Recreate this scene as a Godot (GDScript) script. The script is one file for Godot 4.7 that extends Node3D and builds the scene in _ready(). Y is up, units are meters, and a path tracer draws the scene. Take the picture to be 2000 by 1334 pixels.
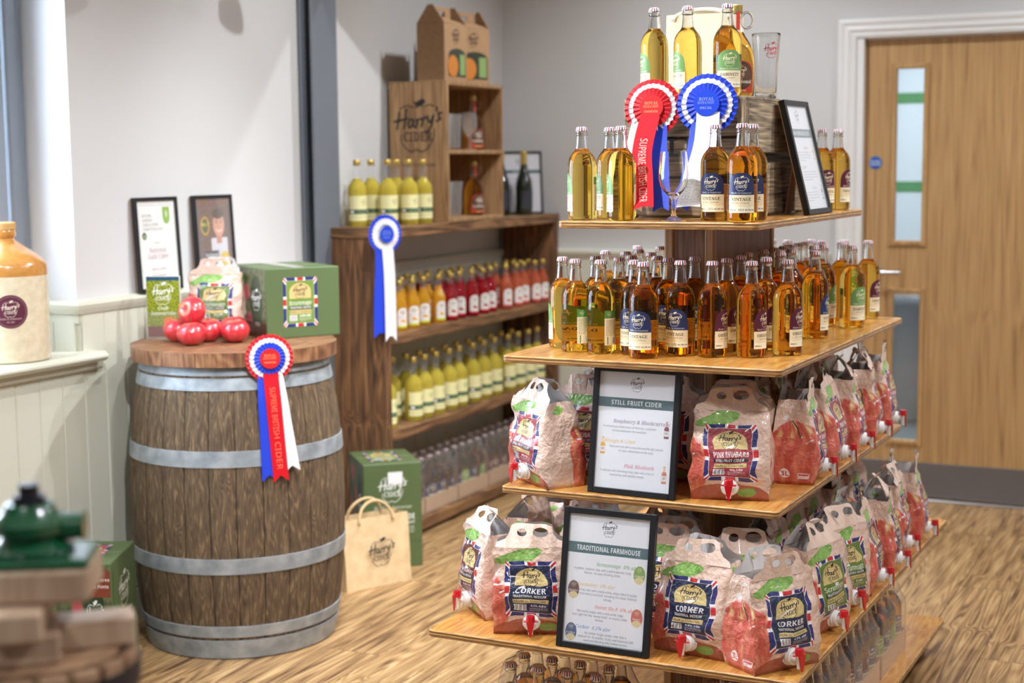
extends Node3D
# A cider shop: tiered display in the middle, barrel and bottle shelving along the left wall, oak door at the back.

class MB:
	# collects triangles; vertices added without a normal get a smooth one from the faces around them
	var v := PackedVector3Array()
	var n := PackedVector3Array()
	var t := PackedVector2Array()
	var c := PackedColorArray()
	var i := PackedInt32Array()
	var col := Color.WHITE
	var use_col := false

	func vert(p: Vector3, nn := Vector3.ZERO, uv := Vector2.ZERO) -> int:
		v.append(p); n.append(nn); t.append(uv); c.append(col)
		return v.size() - 1

	func tri(a: int, b: int, d: int) -> void:
		i.append(a); i.append(b); i.append(d)

	func quad(a: Vector3, b: Vector3, d: Vector3, e: Vector3) -> void:
		# a bottom left, b bottom right, d top right, e top left, seen from the front
		var nn := (d - a).cross(e - a)
		if nn.length_squared() < 1e-16:
			nn = (b - a).cross(d - a)
		nn = nn.normalized()
		var k := vert(a, nn, Vector2(0, 1))
		vert(b, nn, Vector2(1, 1)); vert(d, nn, Vector2(1, 0)); vert(e, nn, Vector2(0, 0))
		tri(k, k + 3, k + 2); tri(k, k + 2, k + 1)

	func poly(p: Array, mid: Vector3) -> void:
		# a flat convex face that looks away from mid
		var nn: Vector3 = (p[1] - p[0]).cross(p[2] - p[0]).normalized()
		var m := Vector3.ZERO
		for q in p:
			m += q
		var q2 := p.duplicate()
		if nn.dot(m / p.size() - mid) < 0:
			q2.reverse(); nn = -nn
		var k := v.size()
		for q in q2:
			vert(q, nn)
		for j in range(1, q2.size() - 1):
			tri(k, k + j + 1, k + j)

	func box(mid: Vector3, size: Vector3, bevel := 0.0, turn := Basis.IDENTITY) -> void:
		var h := size / 2
		var b: float = min(bevel, min(h.x, min(h.y, h.z)) * 0.9)
		var at := func(s: Vector3, k: int) -> Vector3:
			var q := Vector3(s.x * (h.x - b), s.y * (h.y - b), s.z * (h.z - b))
			q[k] = s[k] * h[k]
			return mid + turn * q
		for k in 3:
			var u := (k + 1) % 3
			var w := (k + 2) % 3
			for s in [-1.0, 1.0]:
				var f := []
				for e in [[-1.0, -1.0], [1.0, -1.0], [1.0, 1.0], [-1.0, 1.0]]:
					var g := Vector3.ZERO
					g[k] = s; g[u] = e[0]; g[w] = e[1]
					f.append(at.call(g, k))
				poly(f, mid)
			if b > 0.0:
				for s in [-1.0, 1.0]:
					for s2 in [-1.0, 1.0]:
						var g0 := Vector3.ZERO
						g0[u] = s; g0[w] = s2; g0[k] = -1
						var g1 := g0
						g1[k] = 1
						poly([at.call(g0, u), at.call(g1, u), at.call(g1, w), at.call(g0, w)], mid)
		if b > 0.0:
			for sx in [-1.0, 1.0]:
				for sy in [-1.0, 1.0]:
					for sz in [-1.0, 1.0]:
						var g := Vector3(sx, sy, sz)
						poly([at.call(g, 0), at.call(g, 1), at.call(g, 2)], mid)

	func lathe(pr: Array, seg: int, a0 := 0.0, a1 := TAU, mid := Vector3.ZERO, crease := 0.7) -> void:
		# profile of (radius, height) from bottom to top with the outside to its right; angle 0 looks along +z
		var nseg := pr.size() - 1
		var sn := []
		var run := [0.0]
		for j in nseg:
			var d: Vector2 = pr[j + 1] - pr[j]
			sn.append(Vector2(d.y, -d.x).normalized())
			run.append(run[j] + d.length())
		for j in nseg:
			var n0: Vector2 = sn[j]
			var n1: Vector2 = sn[j]
			if j > 0 and sn[j - 1].dot(sn[j]) > crease:
				n0 = (sn[j - 1] + sn[j]).normalized()
			if j < nseg - 1 and sn[j + 1].dot(sn[j]) > crease:
				n1 = (sn[j + 1] + sn[j]).normalized()
			var k := v.size()
			for s in seg + 1:
				var a := lerpf(a0, a1, float(s) / seg)
				var dr := Vector3(sin(a), 0, cos(a))
				var u := float(s) / seg
				vert(mid + dr * pr[j].x + Vector3.UP * pr[j].y, dr * n0.x + Vector3.UP * n0.y, Vector2(u, 1.0 - run[j] / run[nseg]))
				vert(mid + dr * pr[j + 1].x + Vector3.UP * pr[j + 1].y, dr * n1.x + Vector3.UP * n1.y, Vector2(u, 1.0 - run[j + 1] / run[nseg]))
			for s in seg:
				var q := k + s * 2
				if pr[j + 1].x > 1e-6 or true:
					tri(q, q + 1, q + 3)
				tri(q, q + 3, q + 2)

	func grid(f: Callable, nu: int, nv: int, flip := false) -> void:
		# f(u, v) -> point; u to the right, v upwards, seen from the front
		var k := v.size()
		for b in nv + 1:
			for a in nu + 1:
				var u := float(a) / nu
				var w := float(b) / nv
				vert(f.call(u, w), Vector3.ZERO, Vector2(u, 1.0 - w))
		for b in nv:
			for a in nu:
				var q := k + b * (nu + 1) + a
				if flip:
					tri(q, q + nu + 2, q + nu + 1); tri(q, q + 1, q + nu + 2)
				else:
					tri(q, q + nu + 1, q + nu + 2); tri(q, q + nu + 2, q + 1)

	func tube(p: Array, r, seg := 8, closed := false) -> void:
		# sweeps a circle along points; r is one radius or one for each point
		var k := v.size()
		var m := p.size()
		var side := Vector3.ZERO
		for j in m:
			var d: Vector3
			if closed:
				d = p[(j + 1) % m] - p[(j + m - 1) % m]
			else:
				d = p[min(j + 1, m - 1)] - p[max(j - 1, 0)]
			d = d.normalized()
			if side == Vector3.ZERO:
				side = d.cross(Vector3.UP if absf(d.y) < 0.9 else Vector3.RIGHT).normalized()
			side = (side - d * side.dot(d)).normalized()
			var up := side.cross(d)
			var rr: float = r[j] if r is Array else r
			for s in seg + 1:
				var a := TAU * s / seg
				var nn := side * cos(a) + up * sin(a)
				vert(p[j] + nn * rr, nn, Vector2(float(s) / seg, float(j) / max(1, m - 1)))
		var rows := m if closed else m - 1
		for j in rows:
			for s in seg:
				var q := k + j * (seg + 1) + s
				var q2 := k + ((j + 1) % m) * (seg + 1) + s
				tri(q, q2 + 1, q2); tri(q, q + 1, q2 + 1)
		if not closed:
			for e in [0, m - 1]:
				var d2: Vector3 = (p[0] - p[1]) if e == 0 else (p[m - 1] - p[m - 2])
				d2 = d2.normalized()
				var mid := vert(p[e], d2)
				var q0 := v.size()
				for s in seg + 1:
					vert(v[k + e * (seg + 1) + s], d2)
				for s in seg:
					if e == 0:
						tri(mid, q0 + s + 1, q0 + s)
					else:
						tri(mid, q0 + s, q0 + s + 1)

	func prism(o: PackedVector2Array, z0: float, z1: float) -> void:
		# an outline in x and y given counter-clockwise, extruded along z; the front is z1
		var ix := Geometry2D.triangulate_polygon(o)
		for z in [z0, z1]:
			var k := v.size()
			var nn := Vector3(0, 0, 1 if z == z1 else -1)
			for q in o:
				vert(Vector3(q.x, q.y, z), nn, q)
			for j in range(0, ix.size(), 3):
				var a := o[ix[j]]
				var b := o[ix[j + 1]]
				var d := o[ix[j + 2]]
				var ccw := (b - a).cross(d - a) > 0
				if ccw == (z == z1):
					tri(k + ix[j], k + ix[j + 2], k + ix[j + 1])
				else:
					tri(k + ix[j], k + ix[j + 1], k + ix[j + 2])
		for j in o.size():
			var a := o[j]
			var b := o[(j + 1) % o.size()]
			quad(Vector3(a.x, a.y, z1), Vector3(a.x, a.y, z0), Vector3(b.x, b.y, z0), Vector3(b.x, b.y, z1))

	func put(m: Mesh = null) -> ArrayMesh:
		var acc := PackedVector3Array()
		acc.resize(v.size())
		var need := false
		for q in n:
			if q == Vector3.ZERO:
				need = true
				break
		if need:
			var by := {}
			for j in range(0, i.size(), 3):
				var f := (v[i[j + 2]] - v[i[j]]).cross(v[i[j + 1]] - v[i[j]])
				for e in 3:
					if n[i[j + e]] == Vector3.ZERO:
						acc[i[j + e]] += f
			for j in v.size():
				if n[j] == Vector3.ZERO:
					acc[j] = acc[j].normalized() if acc[j].length_squared() > 0 else Vector3.UP
				else:
					acc[j] = n[j]
		else:
			acc = n
		var arr := []
		arr.resize(Mesh.ARRAY_MAX)
		arr[Mesh.ARRAY_VERTEX] = v
		arr[Mesh.ARRAY_NORMAL] = acc
		arr[Mesh.ARRAY_TEX_UV] = t
		if use_col:
			arr[Mesh.ARRAY_COLOR] = c
		arr[Mesh.ARRAY_INDEX] = i
		var am: ArrayMesh = m if m else ArrayMesh.new()
		am.add_surface_from_arrays(Mesh.PRIMITIVE_TRIANGLES, arr)
		return am

var M := {}
var taken := {}
var rng := RandomNumberGenerator.new()
var LOGO: Image

func numbered(called: String) -> String:
	taken[called] = taken.get(called, -1) + 1
	return called if taken[called] == 0 else "%s_%03d" % [called, taken[called]]

func tag(o: Node3D, label: String, category: String, group := "") -> Node3D:
	o.set_meta("label", label)
	o.set_meta("category", category)
	if group != "":
		o.set_meta("group", group)
	return o

func thing(called: String, label: String, category: String, at := Vector3.ZERO, turn := 0.0, group := "") -> Node3D:
	var o := Node3D.new()
	o.name = numbered(called)
	add_child(o)
	o.position = at
	o.rotation.y = turn
	return tag(o, label, category, group)

func copy(o: Node3D, at: Vector3, turn: float, label: String, group := "") -> Node3D:
	var r: Node3D = o.duplicate()
	var base: String = o.name
	if base.length() > 4 and base[-4] == "_" and base.right(3).is_valid_int():
		base = base.left(-4)
	r.name = numbered(base)
	add_child(r)
	r.position = at
	r.rotation = Vector3(0, turn, 0)
	r.set_meta("label", label)
	if group != "":
		r.set_meta("group", group)
	return r

func part(called: String, m: Mesh, mat, parent: Node3D, at := Vector3.ZERO, turn := Vector3.ZERO) -> MeshInstance3D:
	var o := MeshInstance3D.new()
	o.name = called
	o.mesh = m
	if mat is Array:
		for k in mat.size():
			o.set_surface_override_material(k, mat[k])
	else:
		o.material_override = mat
	parent.add_child(o, true)
	o.position = at
	o.rotation = turn
	return o

func struct(called: String, m: Mesh, mat) -> MeshInstance3D:
	var o := part(numbered(called), m, mat, self)
	o.set_meta("kind", "structure")
	return o

func bx(size: Vector3, bevel := 0.0, mid := Vector3.ZERO) -> ArrayMesh:
	var b := MB.new()
	b.box(mid, size, bevel)
	return b.put()

func lt(pr: Array, seg := 24, crease := 0.7) -> ArrayMesh:
	var b := MB.new()
	b.lathe(pr, seg, 0.0, TAU, Vector3.ZERO, crease)
	return b.put()

func ps(flat: Array) -> Array:
	var o := []
	for k in range(0, flat.size(), 2):
		o.append(Vector2(flat[k], flat[k + 1]))
	return o

func rgb(r: int, g: int, b: int, a := 1.0) -> Color:
	return Color(r / 255.0, g / 255.0, b / 255.0, a)

func mat(color: Color, rough := 0.6, metal := 0.0) -> StandardMaterial3D:
	var m := StandardMaterial3D.new()
	m.albedo_color = color
	m.roughness = rough
	m.metallic = metal
	return m

func tmat(im: Image, rough := 0.6) -> StandardMaterial3D:
	var m := mat(Color.WHITE, rough)
	m.albedo_texture = ImageTexture.create_from_image(im)
	return m

func wmat(im: Image, scale: Vector3, rough := 0.6, world := true, bump := 0.0) -> StandardMaterial3D:
	var m := tmat(im, rough)
	m.uv1_triplanar = true
	m.uv1_world_triplanar = world
	m.uv1_scale = scale
	m.uv1_triplanar_sharpness = 8.0
	if bump > 0.0:
		m.heightmap_enabled = true
		m.heightmap_texture = m.albedo_texture
		m.heightmap_scale = bump
	return m

# ---- textures ----

func noise_bytes(w: int, h: int, sx: int, sy: int, freq: float, sd: int, oct := 3) -> PackedByteArray:
	# seamless grey noise, stretched sx times across and sy times down
	var f := FastNoiseLite.new()
	f.seed = sd
	f.frequency = freq
	f.fractal_octaves = oct
	var im := f.get_seamless_image(maxi(8, w / sx), maxi(8, h / sy))
	im.convert(Image.FORMAT_L8)
	im.resize(w, h, Image.INTERPOLATE_CUBIC)
	return im.get_data()

func ramp(stops: Array, x: float) -> Color:
	for k in range(1, stops.size()):
		if x <= stops[k][0]:
			return stops[k - 1][1].lerp(stops[k][1], clampf((x - stops[k - 1][0]) / (stops[k][0] - stops[k - 1][0]), 0, 1))
	return stops[-1][1]

func wood(w: int, h: int, sd: int, stops: Array, rings := 2.5, fine := 0.35, flecks := 0.0, long := 7) -> Image:
	# grain runs down the image; stops are colours from the dark to the light grain
	var a := noise_bytes(w, h, 1, long, 0.012, sd, 2)
	var b := noise_bytes(w, h, 1, 24, 0.16, sd + 1, 3)
	var d := noise_bytes(w, h, 2, long, 0.05, sd + 2, 3)
	var e := noise_bytes(w, h, 1, 6, 0.11, sd + 3, 2)
	var lut := []
	for k in 256:
		lut.append(ramp(stops, k / 255.0))
	var out := PackedByteArray()
	out.resize(w * h * 3)
	var sine := PackedFloat32Array()
	for k in 256:
		sine.append(0.5 + 0.5 * sin(k / 255.0 * rings * TAU * 2.0))
	for k in w * h:
		var x := 0.42 * sine[a[k]] + 0.58 * d[k] / 255.0
		x = lerpf(x, b[k] / 255.0, fine)
		x = (x - 0.5) * 1.5 + 0.5
		if flecks > 0.0 and e[k] > 178:
			x += flecks * (e[k] - 178) / 40.0
		var q: Color = lut[clampi(int(x * 255), 0, 255)]
		out[k * 3] = q.r8; out[k * 3 + 1] = q.g8; out[k * 3 + 2] = q.b8
	return Image.create_from_data(w, h, false, Image.FORMAT_RGB8, out)

func speckle(w: int, h: int, sd: int, lo: Color, hi: Color, freq := 0.05, oct := 4) -> Image:
	var a := noise_bytes(w, h, 1, 1, freq, sd, oct)
	var im := Image.create(w, h, false, Image.FORMAT_RGB8)
	for y in h:
		for x in w:
			im.set_pixel(x, y, lo.lerp(hi, a[y * w + x] / 255.0))
	return im

func weave(w: int, h: int, lo: Color, hi: Color, step: int, sd := 5) -> Image:
	var a := noise_bytes(w, h, 1, 1, 0.03, sd, 3)
	var im := Image.create(w, h, false, Image.FORMAT_RGB8)
	for y in h:
		for x in w:
			var c := 1.0 if ((x / step) + (y / step)) % 2 == 0 else 0.35
			c *= 0.55 if (x % step == 0 or y % step == 0) else 1.0
			im.set_pixel(x, y, lo.lerp(hi, clampf(c * 0.7 + a[y * w + x] / 255.0 * 0.45, 0, 1)))
	return im

var fonts := {}

func font(name_: String, bold: bool) -> RID:
	var key := name_ + str(bold)
	if not fonts.has(key):
		var f := SystemFont.new()
		f.font_names = PackedStringArray([name_])
		f.font_weight = 700 if bold else 400
		fonts[key] = f
	return fonts[key].get_rids()[0]

func text_mask(s: String, px: int, serif := false, bold := false, slant := 0.0) -> Image:
	# one line of lettering as an alpha mask
	var ts := TextServerManager.get_primary_interface()
	var rid := font("Droid Serif" if serif else "Droid Sans", bold)
	var size := Vector2i(px, 0)
	var w := 4 + int(absf(slant) * px)
	for k in s.length():
		var gi := ts.font_get_glyph_index(rid, px, s.unicode_at(k), 0)
		w += int(ceil(ts.font_get_glyph_advance(rid, px, gi).x))
	var h := int(px * 1.35)
	var out := Image.create(maxi(w, 4), maxi(h, 4), false, Image.FORMAT_L8)
	var pen := 2.0
	for k in s.length():
		var gi := ts.font_get_glyph_index(rid, px, s.unicode_at(k), 0)
		ts.font_render_glyph(rid, size, gi)
		var r := ts.font_get_glyph_uv_rect(rid, size, gi)
		var ti := ts.font_get_glyph_texture_idx(rid, size, gi)
		if ti >= 0 and r.size.x > 0:
			var im := ts.font_get_texture_image(rid, size, ti)
			var off := ts.font_get_glyph_offset(rid, size, gi)
			for y in int(r.size.y):
				for x in int(r.size.x):
					var c := im.get_pixel(int(r.position.x) + x, int(r.position.y) + y).a
					if c > 0.0:
						var yy := int(px * 1.0 + off.y) + y
						var xx := int(pen + off.x + x + slant * (px - yy))
						if xx >= 0 and xx < w and yy >= 0 and yy < h:
							out.set_pixel(xx, yy, Color(maxf(c, out.get_pixel(xx, yy).r), 0, 0))
		pen += ts.font_get_glyph_advance(rid, px, gi).x
	return out

func stamp(im: Image, mask: Image, at: Rect2, c: Color) -> void:
	# prints a mask, scaled to a rectangle, in one ink
	var w := maxi(1, int(at.size.x))
	var h := maxi(1, int(at.size.y))
	var m: Image = mask.duplicate()
	m.resize(w, h, Image.INTERPOLATE_LANCZOS if w < mask.get_width() else Image.INTERPOLATE_BILINEAR)
	var d := m.get_data()
	for y in h:
		var yy := int(at.position.y) + y
		if yy < 0 or yy >= im.get_height():
			continue
		for x in w:
			var xx := int(at.position.x) + x
			var k := d[y * w + x]
			if k > 8 and xx >= 0 and xx < im.get_width():
				im.set_pixel(xx, yy, im.get_pixel(xx, yy).lerp(c, k / 255.0 * c.a))

func text(im: Image, s: String, mid: Vector2, height: float, c: Color, serif := false, bold := false, slant := 0.0, width := 0.0) -> void:
	# centred on mid, with capitals of the given height; squeezed to width if one is given
	var px := maxi(12, int(height * 1.4))
	var m := text_mask(s, px, serif, bold, slant)
	var k := height * 1.4 / px
	var w := m.get_width() * k
	if width > 0.0 and w > width:
		w = width
	stamp(im, m, Rect2(mid.x - w / 2, mid.y - m.get_height() * k * 0.47, w, m.get_height() * k), c)

func oval(im: Image, mid: Vector2, r: Vector2, c: Color) -> void:
	for y in range(int(mid.y - r.y), int(mid.y + r.y) + 1):
		for x in range(int(mid.x - r.x), int(mid.x + r.x) + 1):
			if x >= 0 and y >= 0 and x < im.get_width() and y < im.get_height():
				var e := Vector2((x - mid.x) / r.x, (y - mid.y) / r.y).length()
				if e < 1.0:
					im.set_pixel(x, y, im.get_pixel(x, y).lerp(c, c.a * clampf((1.0 - e) * minf(r.x, r.y), 0, 1)))

func stroke(im: Image, pts: Array, w: float, c: Color) -> void:
	# a brush line through points (Catmull-Rom)
	for k in pts.size() - 1:
		var p0: Vector2 = pts[max(0, k - 1)]
		var p1: Vector2 = pts[k]
		var p2: Vector2 = pts[k + 1]
		var p3: Vector2 = pts[min(pts.size() - 1, k + 2)]
		var steps := maxi(2, int(p1.distance_to(p2) / maxf(0.8, w * 0.25)))
		for s in steps + 1:
			var q := p1.cubic_interpolate(p2, p0, p3, float(s) / steps)
			oval(im, q, Vector2(w / 2, w / 2), c)

func rect(im: Image, x: float, y: float, w: float, h: float, c: Color) -> void:
	im.fill_rect(Rect2i(int(x), int(y), int(w), int(h)), c)

func arch(im: Image, x: float, y: float, w: float, h: float, c: Color) -> void:
	# a panel with a round top
	var r := w / 2
	var rise := minf(h, r * 0.8)
	for yy in range(int(y), int(y + h)):
		var half := r
		if yy < y + rise:
			half = r * sqrt(maxf(0.0, 1.0 - pow((y + rise - yy) / rise, 2)))
		im.fill_rect(Rect2i(int(x + r - half), yy, int(half * 2), 1), c)

func make_logo() -> void:
	# the shop's emblem: brush script over capitals inside an apple outline with a leaf
	var im := Image.create(360, 360, false, Image.FORMAT_L8)
	var W := Color.WHITE
	var k := 360.0
	var sc := func(a: Array) -> Array:
		var o := []
		for j in range(0, a.size(), 2):
			o.append(Vector2(a[j], a[j + 1]) * k)
		return o
	for s in [
		[.13, .27, .11, .40, .08, .56], [.27, .22, .25, .38, .22, .55], [.03, .43, .14, .41, .29, .38],
		[.41, .41, .34, .40, .30, .47, .33, .53, .38, .50, .41, .42, .40, .50, .44, .53],
		[.47, .40, .48, .46, .46, .53], [.47, .46, .51, .40, .55, .39], [.58, .38, .58, .45, .56, .52], [.58, .44, .62, .37, .66, .37],
		[.69, .35, .70, .43, .74, .44, .80, .33], [.80, .33, .77, .46, .72, .57, .65, .62],
		[.87, .20, .86, .26], [.96, .30, .90, .30, .91, .36, .93, .40, .86, .43]]:
		stroke(im, sc.call(s), 15, W)
	for s in [[.17, .66, .16, .76, .24, .88, .36, .95, .46, .91, .56, .95, .70, .87, .80, .70, .82, .56], [.14, .22, .26, .16, .40, .19], [.62, .19, .72, .15, .82, .18]]:
		stroke(im, sc.call(s), 8, W)
	stroke(im, sc.call([.47, .20, .46, .14, .43, .10]), 11, W)
	for j in 14:
		var f := j / 13.0
		oval(im, Vector2(.47 + .16 * f, .15 - .07 * f) * k, Vector2.ONE * (3 + 17 * sin(PI * (0.12 + 0.82 * f))), W)
	text(im, "CIDER", Vector2(.49, .69) * k, 58, W, true, true, 0.0, .58 * k)
	LOGO = im

func logo(im: Image, mid: Vector2, size: float, c: Color) -> void:
	stamp(im, LOGO, Rect2(mid.x - size / 2, mid.y - size / 2, size, size), c)

func lines(im: Image, x: float, y: float, w: float, rows: int, gap: float, c: Color, sd := 1) -> void:
	# rows of print too small to read
	var r := RandomNumberGenerator.new()
	r.seed = sd
	for k in rows:
		var xx := x
		var end := x + w * (1.0 if k < rows - 1 else 0.6)
		while xx < end:
			var l := r.randf_range(gap * 0.5, gap * 1.6)
			im.fill_rect(Rect2i(int(xx), int(y + k * gap), int(minf(l, end - xx)), maxi(1, int(gap * 0.42))), c)
			xx += l + gap * 0.35

func barcode(im: Image, x: float, y: float, w: float, h: float) -> void:
	rect(im, x, y, w, h, Color.WHITE)
	var k := 2
	while k < w - 2:
		if (k * 7 + k / 3) % 5 < 2:
			rect(im, x + k, y + 2, 1, h - 4, Color(0.1, 0.1, 0.1))
		k += 1

# ---- materials ----

func glass_mat(c: Color, scale := 0.05, rough := 0.0) -> StandardMaterial3D:
	var m := mat(Color(c.r, c.g, c.b, 0.0), rough)
	m.transparency = BaseMaterial3D.TRANSPARENCY_ALPHA
	m.refraction_enabled = true
	m.refraction_scale = scale
	return m

func cloudy(c: Color, milk: float) -> StandardMaterial3D:
	# a drink that is partly clear and partly milky, in glass
	var m := glass_mat(c, 0.036)
	m.albedo_color.a = milk
	return m

func pane_mat(c: Color, alpha: float, rough := 0.02) -> StandardMaterial3D:
	var m := mat(Color(c.r, c.g, c.b, alpha), rough)
	m.transparency = BaseMaterial3D.TRANSPARENCY_ALPHA
	return m

func coat(m: StandardMaterial3D, amount := 1.0, rough := 0.1) -> StandardMaterial3D:
	m.clearcoat_enabled = true
	m.clearcoat = amount
	m.clearcoat_roughness = rough
	return m

func crumple(m: StandardMaterial3D, depth: float, freq: float, sd: int, wide := 256) -> StandardMaterial3D:
	var nt := NoiseTexture2D.new()
	var f := FastNoiseLite.new()
	f.seed = sd
	f.frequency = freq
	f.noise_type = FastNoiseLite.TYPE_CELLULAR
	f.cellular_return_type = FastNoiseLite.RETURN_DISTANCE2
	f.fractal_octaves = 2
	nt.noise = f
	nt.width = wide
	nt.height = 256
	nt.seamless = true
	m.heightmap_enabled = true
	m.heightmap_texture = nt
	m.heightmap_scale = depth
	return m

func make_mats() -> void:
	# paint and plain things
	M.wall = mat(rgb(208, 207, 206), 0.85)
	M.ceiling = mat(rgb(236, 235, 232), 0.9)
	M.sage = mat(rgb(207, 206, 189), 0.55)
	M.groove = mat(rgb(186, 184, 166), 0.7)
	M.white = mat(rgb(232, 231, 229), 0.45)
	M.grey_steel = mat(rgb(108, 114, 122), 0.5)
	M.window_grey = mat(rgb(128, 136, 146), 0.45)
	M.black = mat(rgb(24, 25, 28), 0.4)
	M.paper = mat(rgb(240, 240, 242), 0.55)
	M.steel = mat(rgb(190, 190, 192), 0.3, 1.0)
	M.kick = mat(rgb(132, 130, 132), 0.42, 0.8)
	M.zinc = wmat(speckle(256, 256, 31, rgb(136, 146, 152), rgb(184, 190, 194), 0.02), Vector3(3, 3, 3), 0.5, true)
	M.zinc.metallic = 0.35
	M.red_plastic = coat(mat(rgb(196, 10, 28), 0.25))
	M.white_plastic = mat(rgb(238, 236, 234), 0.35)
	M.cardboard = wmat(speckle(128, 128, 8, rgb(168, 132, 96), rgb(182, 146, 108), 0.08), Vector3(4, 4, 4), 0.8, false)
	M.tray = mat(rgb(198, 168, 140), 0.8)
	M.jute = wmat(weave(192, 192, rgb(196, 164, 118), rgb(238, 212, 168), 3), Vector3(3.2, 3.2, 3.2), 0.9, false, 0.05)
	M.jute_pale = wmat(weave(192, 192, rgb(214, 196, 162), rgb(240, 228, 200), 3, 9), Vector3(3.2, 3.2, 3.2), 0.9, false, 0.05)
	M.rope = mat(rgb(206, 178, 132), 0.9)
	M.rope_pale = mat(rgb(238, 226, 198), 0.9)
	# woods (the grain runs down the picture)
	M.floor = []
	var fl := [wood(512, 1024, 3, [[0.0, rgb(90, 65, 42)], [0.3, rgb(138, 105, 68)], [0.6, rgb(170, 134, 90)], [1.0, rgb(198, 164, 118)]], 2.6, 0.22, 0.0, 14),
		wood(512, 1024, 47, [[0.0, rgb(96, 70, 46)], [0.25, rgb(146, 112, 73)], [0.6, rgb(178, 141, 95)], [1.0, rgb(204, 171, 124)]], 3.6, 0.2, 0.0, 14)]
	for k in 6:
		var m := wmat(fl[k % 2], Vector3(1.9, 1.9, 0.7), 0.42, true, 0.05)
		m.uv1_offset = Vector3(0.31 * k, 0.17 * k, 0.23 * k)
		M.floor.append(m)
	var ply := wood(512, 512, 12, [[0.0, rgb(176, 112, 44)], [0.5, rgb(204, 144, 68)], [1.0, rgb(220, 166, 90)]], 1.6, 0.3)
	M.ply_top = coat(wmat(ply, Vector3(2.2, 2.2, 2.2), 0.4, false), 0.7, 0.18)
	var edge := Image.create(512, 40, false, Image.FORMAT_RGB8)
	var en := noise_bytes(512, 40, 8, 1, 0.09, 5, 3)
	for y in 40:
		for x in 512:
			var layer: Color = [rgb(206, 156, 90), rgb(118, 80, 42), rgb(200, 152, 90), rgb(128, 88, 48), rgb(196, 150, 92)][y / 8]
			edge.set_pixel(x, y, layer.lerp(rgb(96, 64, 34), clampf((en[y * 512 + x] - 110) / 190.0, 0, 0.55)))
	M.ply_edge = coat(tmat(edge, 0.5), 0.4, 0.25)
	M.ply_edge.uv1_scale = Vector3(3, 1, 1)
	M.column_wood = wmat(wood(256, 512, 71, [[0.0, rgb(104, 72, 54)], [0.5, rgb(134, 98, 76)], [1.0, rgb(156, 118, 92)]], 1.0, 0.75), Vector3(3, 1.2, 3), 0.5)
	M.column_trim = wmat(wood(128, 256, 72, [[0.0, rgb(150, 112, 74)], [1.0, rgb(192, 152, 106)]], 1.0, 0.7), Vector3(4, 1.5, 4), 0.5)
	M.oak = wmat(wood(512, 512, 21, [[0.0, rgb(140, 104, 62)], [0.3, rgb(176, 136, 86)], [1.0, rgb(198, 158, 106)]], 1.5, 0.5), Vector3(1.5, 0.55, 1.5), 0.5)
	M.oak_trim = wmat(wood(128, 256, 23, [[0.0, rgb(160, 120, 72)], [1.0, rgb(204, 164, 110)]], 1.0, 0.5), Vector3(3, 1, 3), 0.45)
	M.stave = []
	var sv := wood(256, 1024, 61, [[0.0, rgb(66, 51, 37)], [0.35, rgb(86, 69, 50)], [0.7, rgb(103, 84, 61)], [1.0, rgb(136, 113, 85)]], 2.6, 0.24, 0.4, 5)
	for k in 6:
		var m := tmat(sv, 0.75)
		m.uv1_scale = Vector3(0.5, 1, 1)
		m.uv1_offset = Vector3(0.17 * k, 0.29 * k, 0)
		m.heightmap_enabled = true
		m.heightmap_texture = m.albedo_texture
		m.heightmap_scale = 0.12
		M.stave.append(m)
	M.lid = []
	for k in 3:
		var m := wmat(wood(256, 512, 81 + k, [[0.0, rgb(92, 60, 40)], [0.5, rgb(136, 94, 64)], [1.0, rgb(172, 128, 92)]], 2.2, 0.4), Vector3(2.5, 2.5, 1.2), 0.45)
		M.lid.append(m)
	M.reclaimed = wmat(wood(512, 512, 91, [[0.0, rgb(54, 34, 20)], [0.4, rgb(98, 66, 40)], [0.75, rgb(128, 88, 54)], [1.0, rgb(164, 120, 78)]], 2.8, 0.35), Vector3(2.2, 0.9, 2.2), 0.7)
	M.reclaimed_edge = wmat(M.reclaimed.albedo_texture.get_image(), Vector3(1, 1, 1), 0.7)
	var long := wood(256, 512, 95, [[0.0, rgb(70, 46, 28)], [0.4, rgb(116, 82, 52)], [1.0, rgb(168, 126, 84)]], 2.0, 0.4)
	long.rotate_90(CLOCKWISE)
	M.reclaimed_long = wmat(long, Vector3(0.9, 3, 0.9), 0.7)
	M.crate = wmat(wood(256, 512, 101, [[0.0, rgb(120, 88, 58)], [0.4, rgb(158, 122, 84)], [1.0, rgb(186, 150, 108)]], 1.6, 0.4), Vector3(3, 1.2, 3), 0.7)
	var grey := wood(256, 512, 111, [[0.0, rgb(74, 62, 50)], [0.35, rgb(122, 106, 86)], [0.7, rgb(160, 140, 112)], [1.0, rgb(192, 172, 142)]], 2.2, 0.5)
	M.grey_crate_end = wmat(grey, Vector3(3, 1.5, 3), 0.85, true, 0.1)
	var grey2: Image = grey.duplicate()
	grey2.rotate_90(CLOCKWISE)
	M.grey_crate = wmat(grey2, Vector3(1.5, 3, 1.5), 0.85, true, 0.1)
	M.press_wood = wmat(wood(128, 256, 121, [[0.0, rgb(132, 98, 72)], [1.0, rgb(196, 160, 126)]], 1.8, 0.4), Vector3(3, 1.5, 3), 0.6)
	M.press_block = wmat(wood(128, 256, 123, [[0.0, rgb(168, 138, 112)], [1.0, rgb(206, 182, 156)]], 1.4, 0.4), Vector3(3, 3, 3), 0.6)
	M.press_green = coat(mat(rgb(18, 84, 52), 0.25), 1.0, 0.08)
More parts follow.
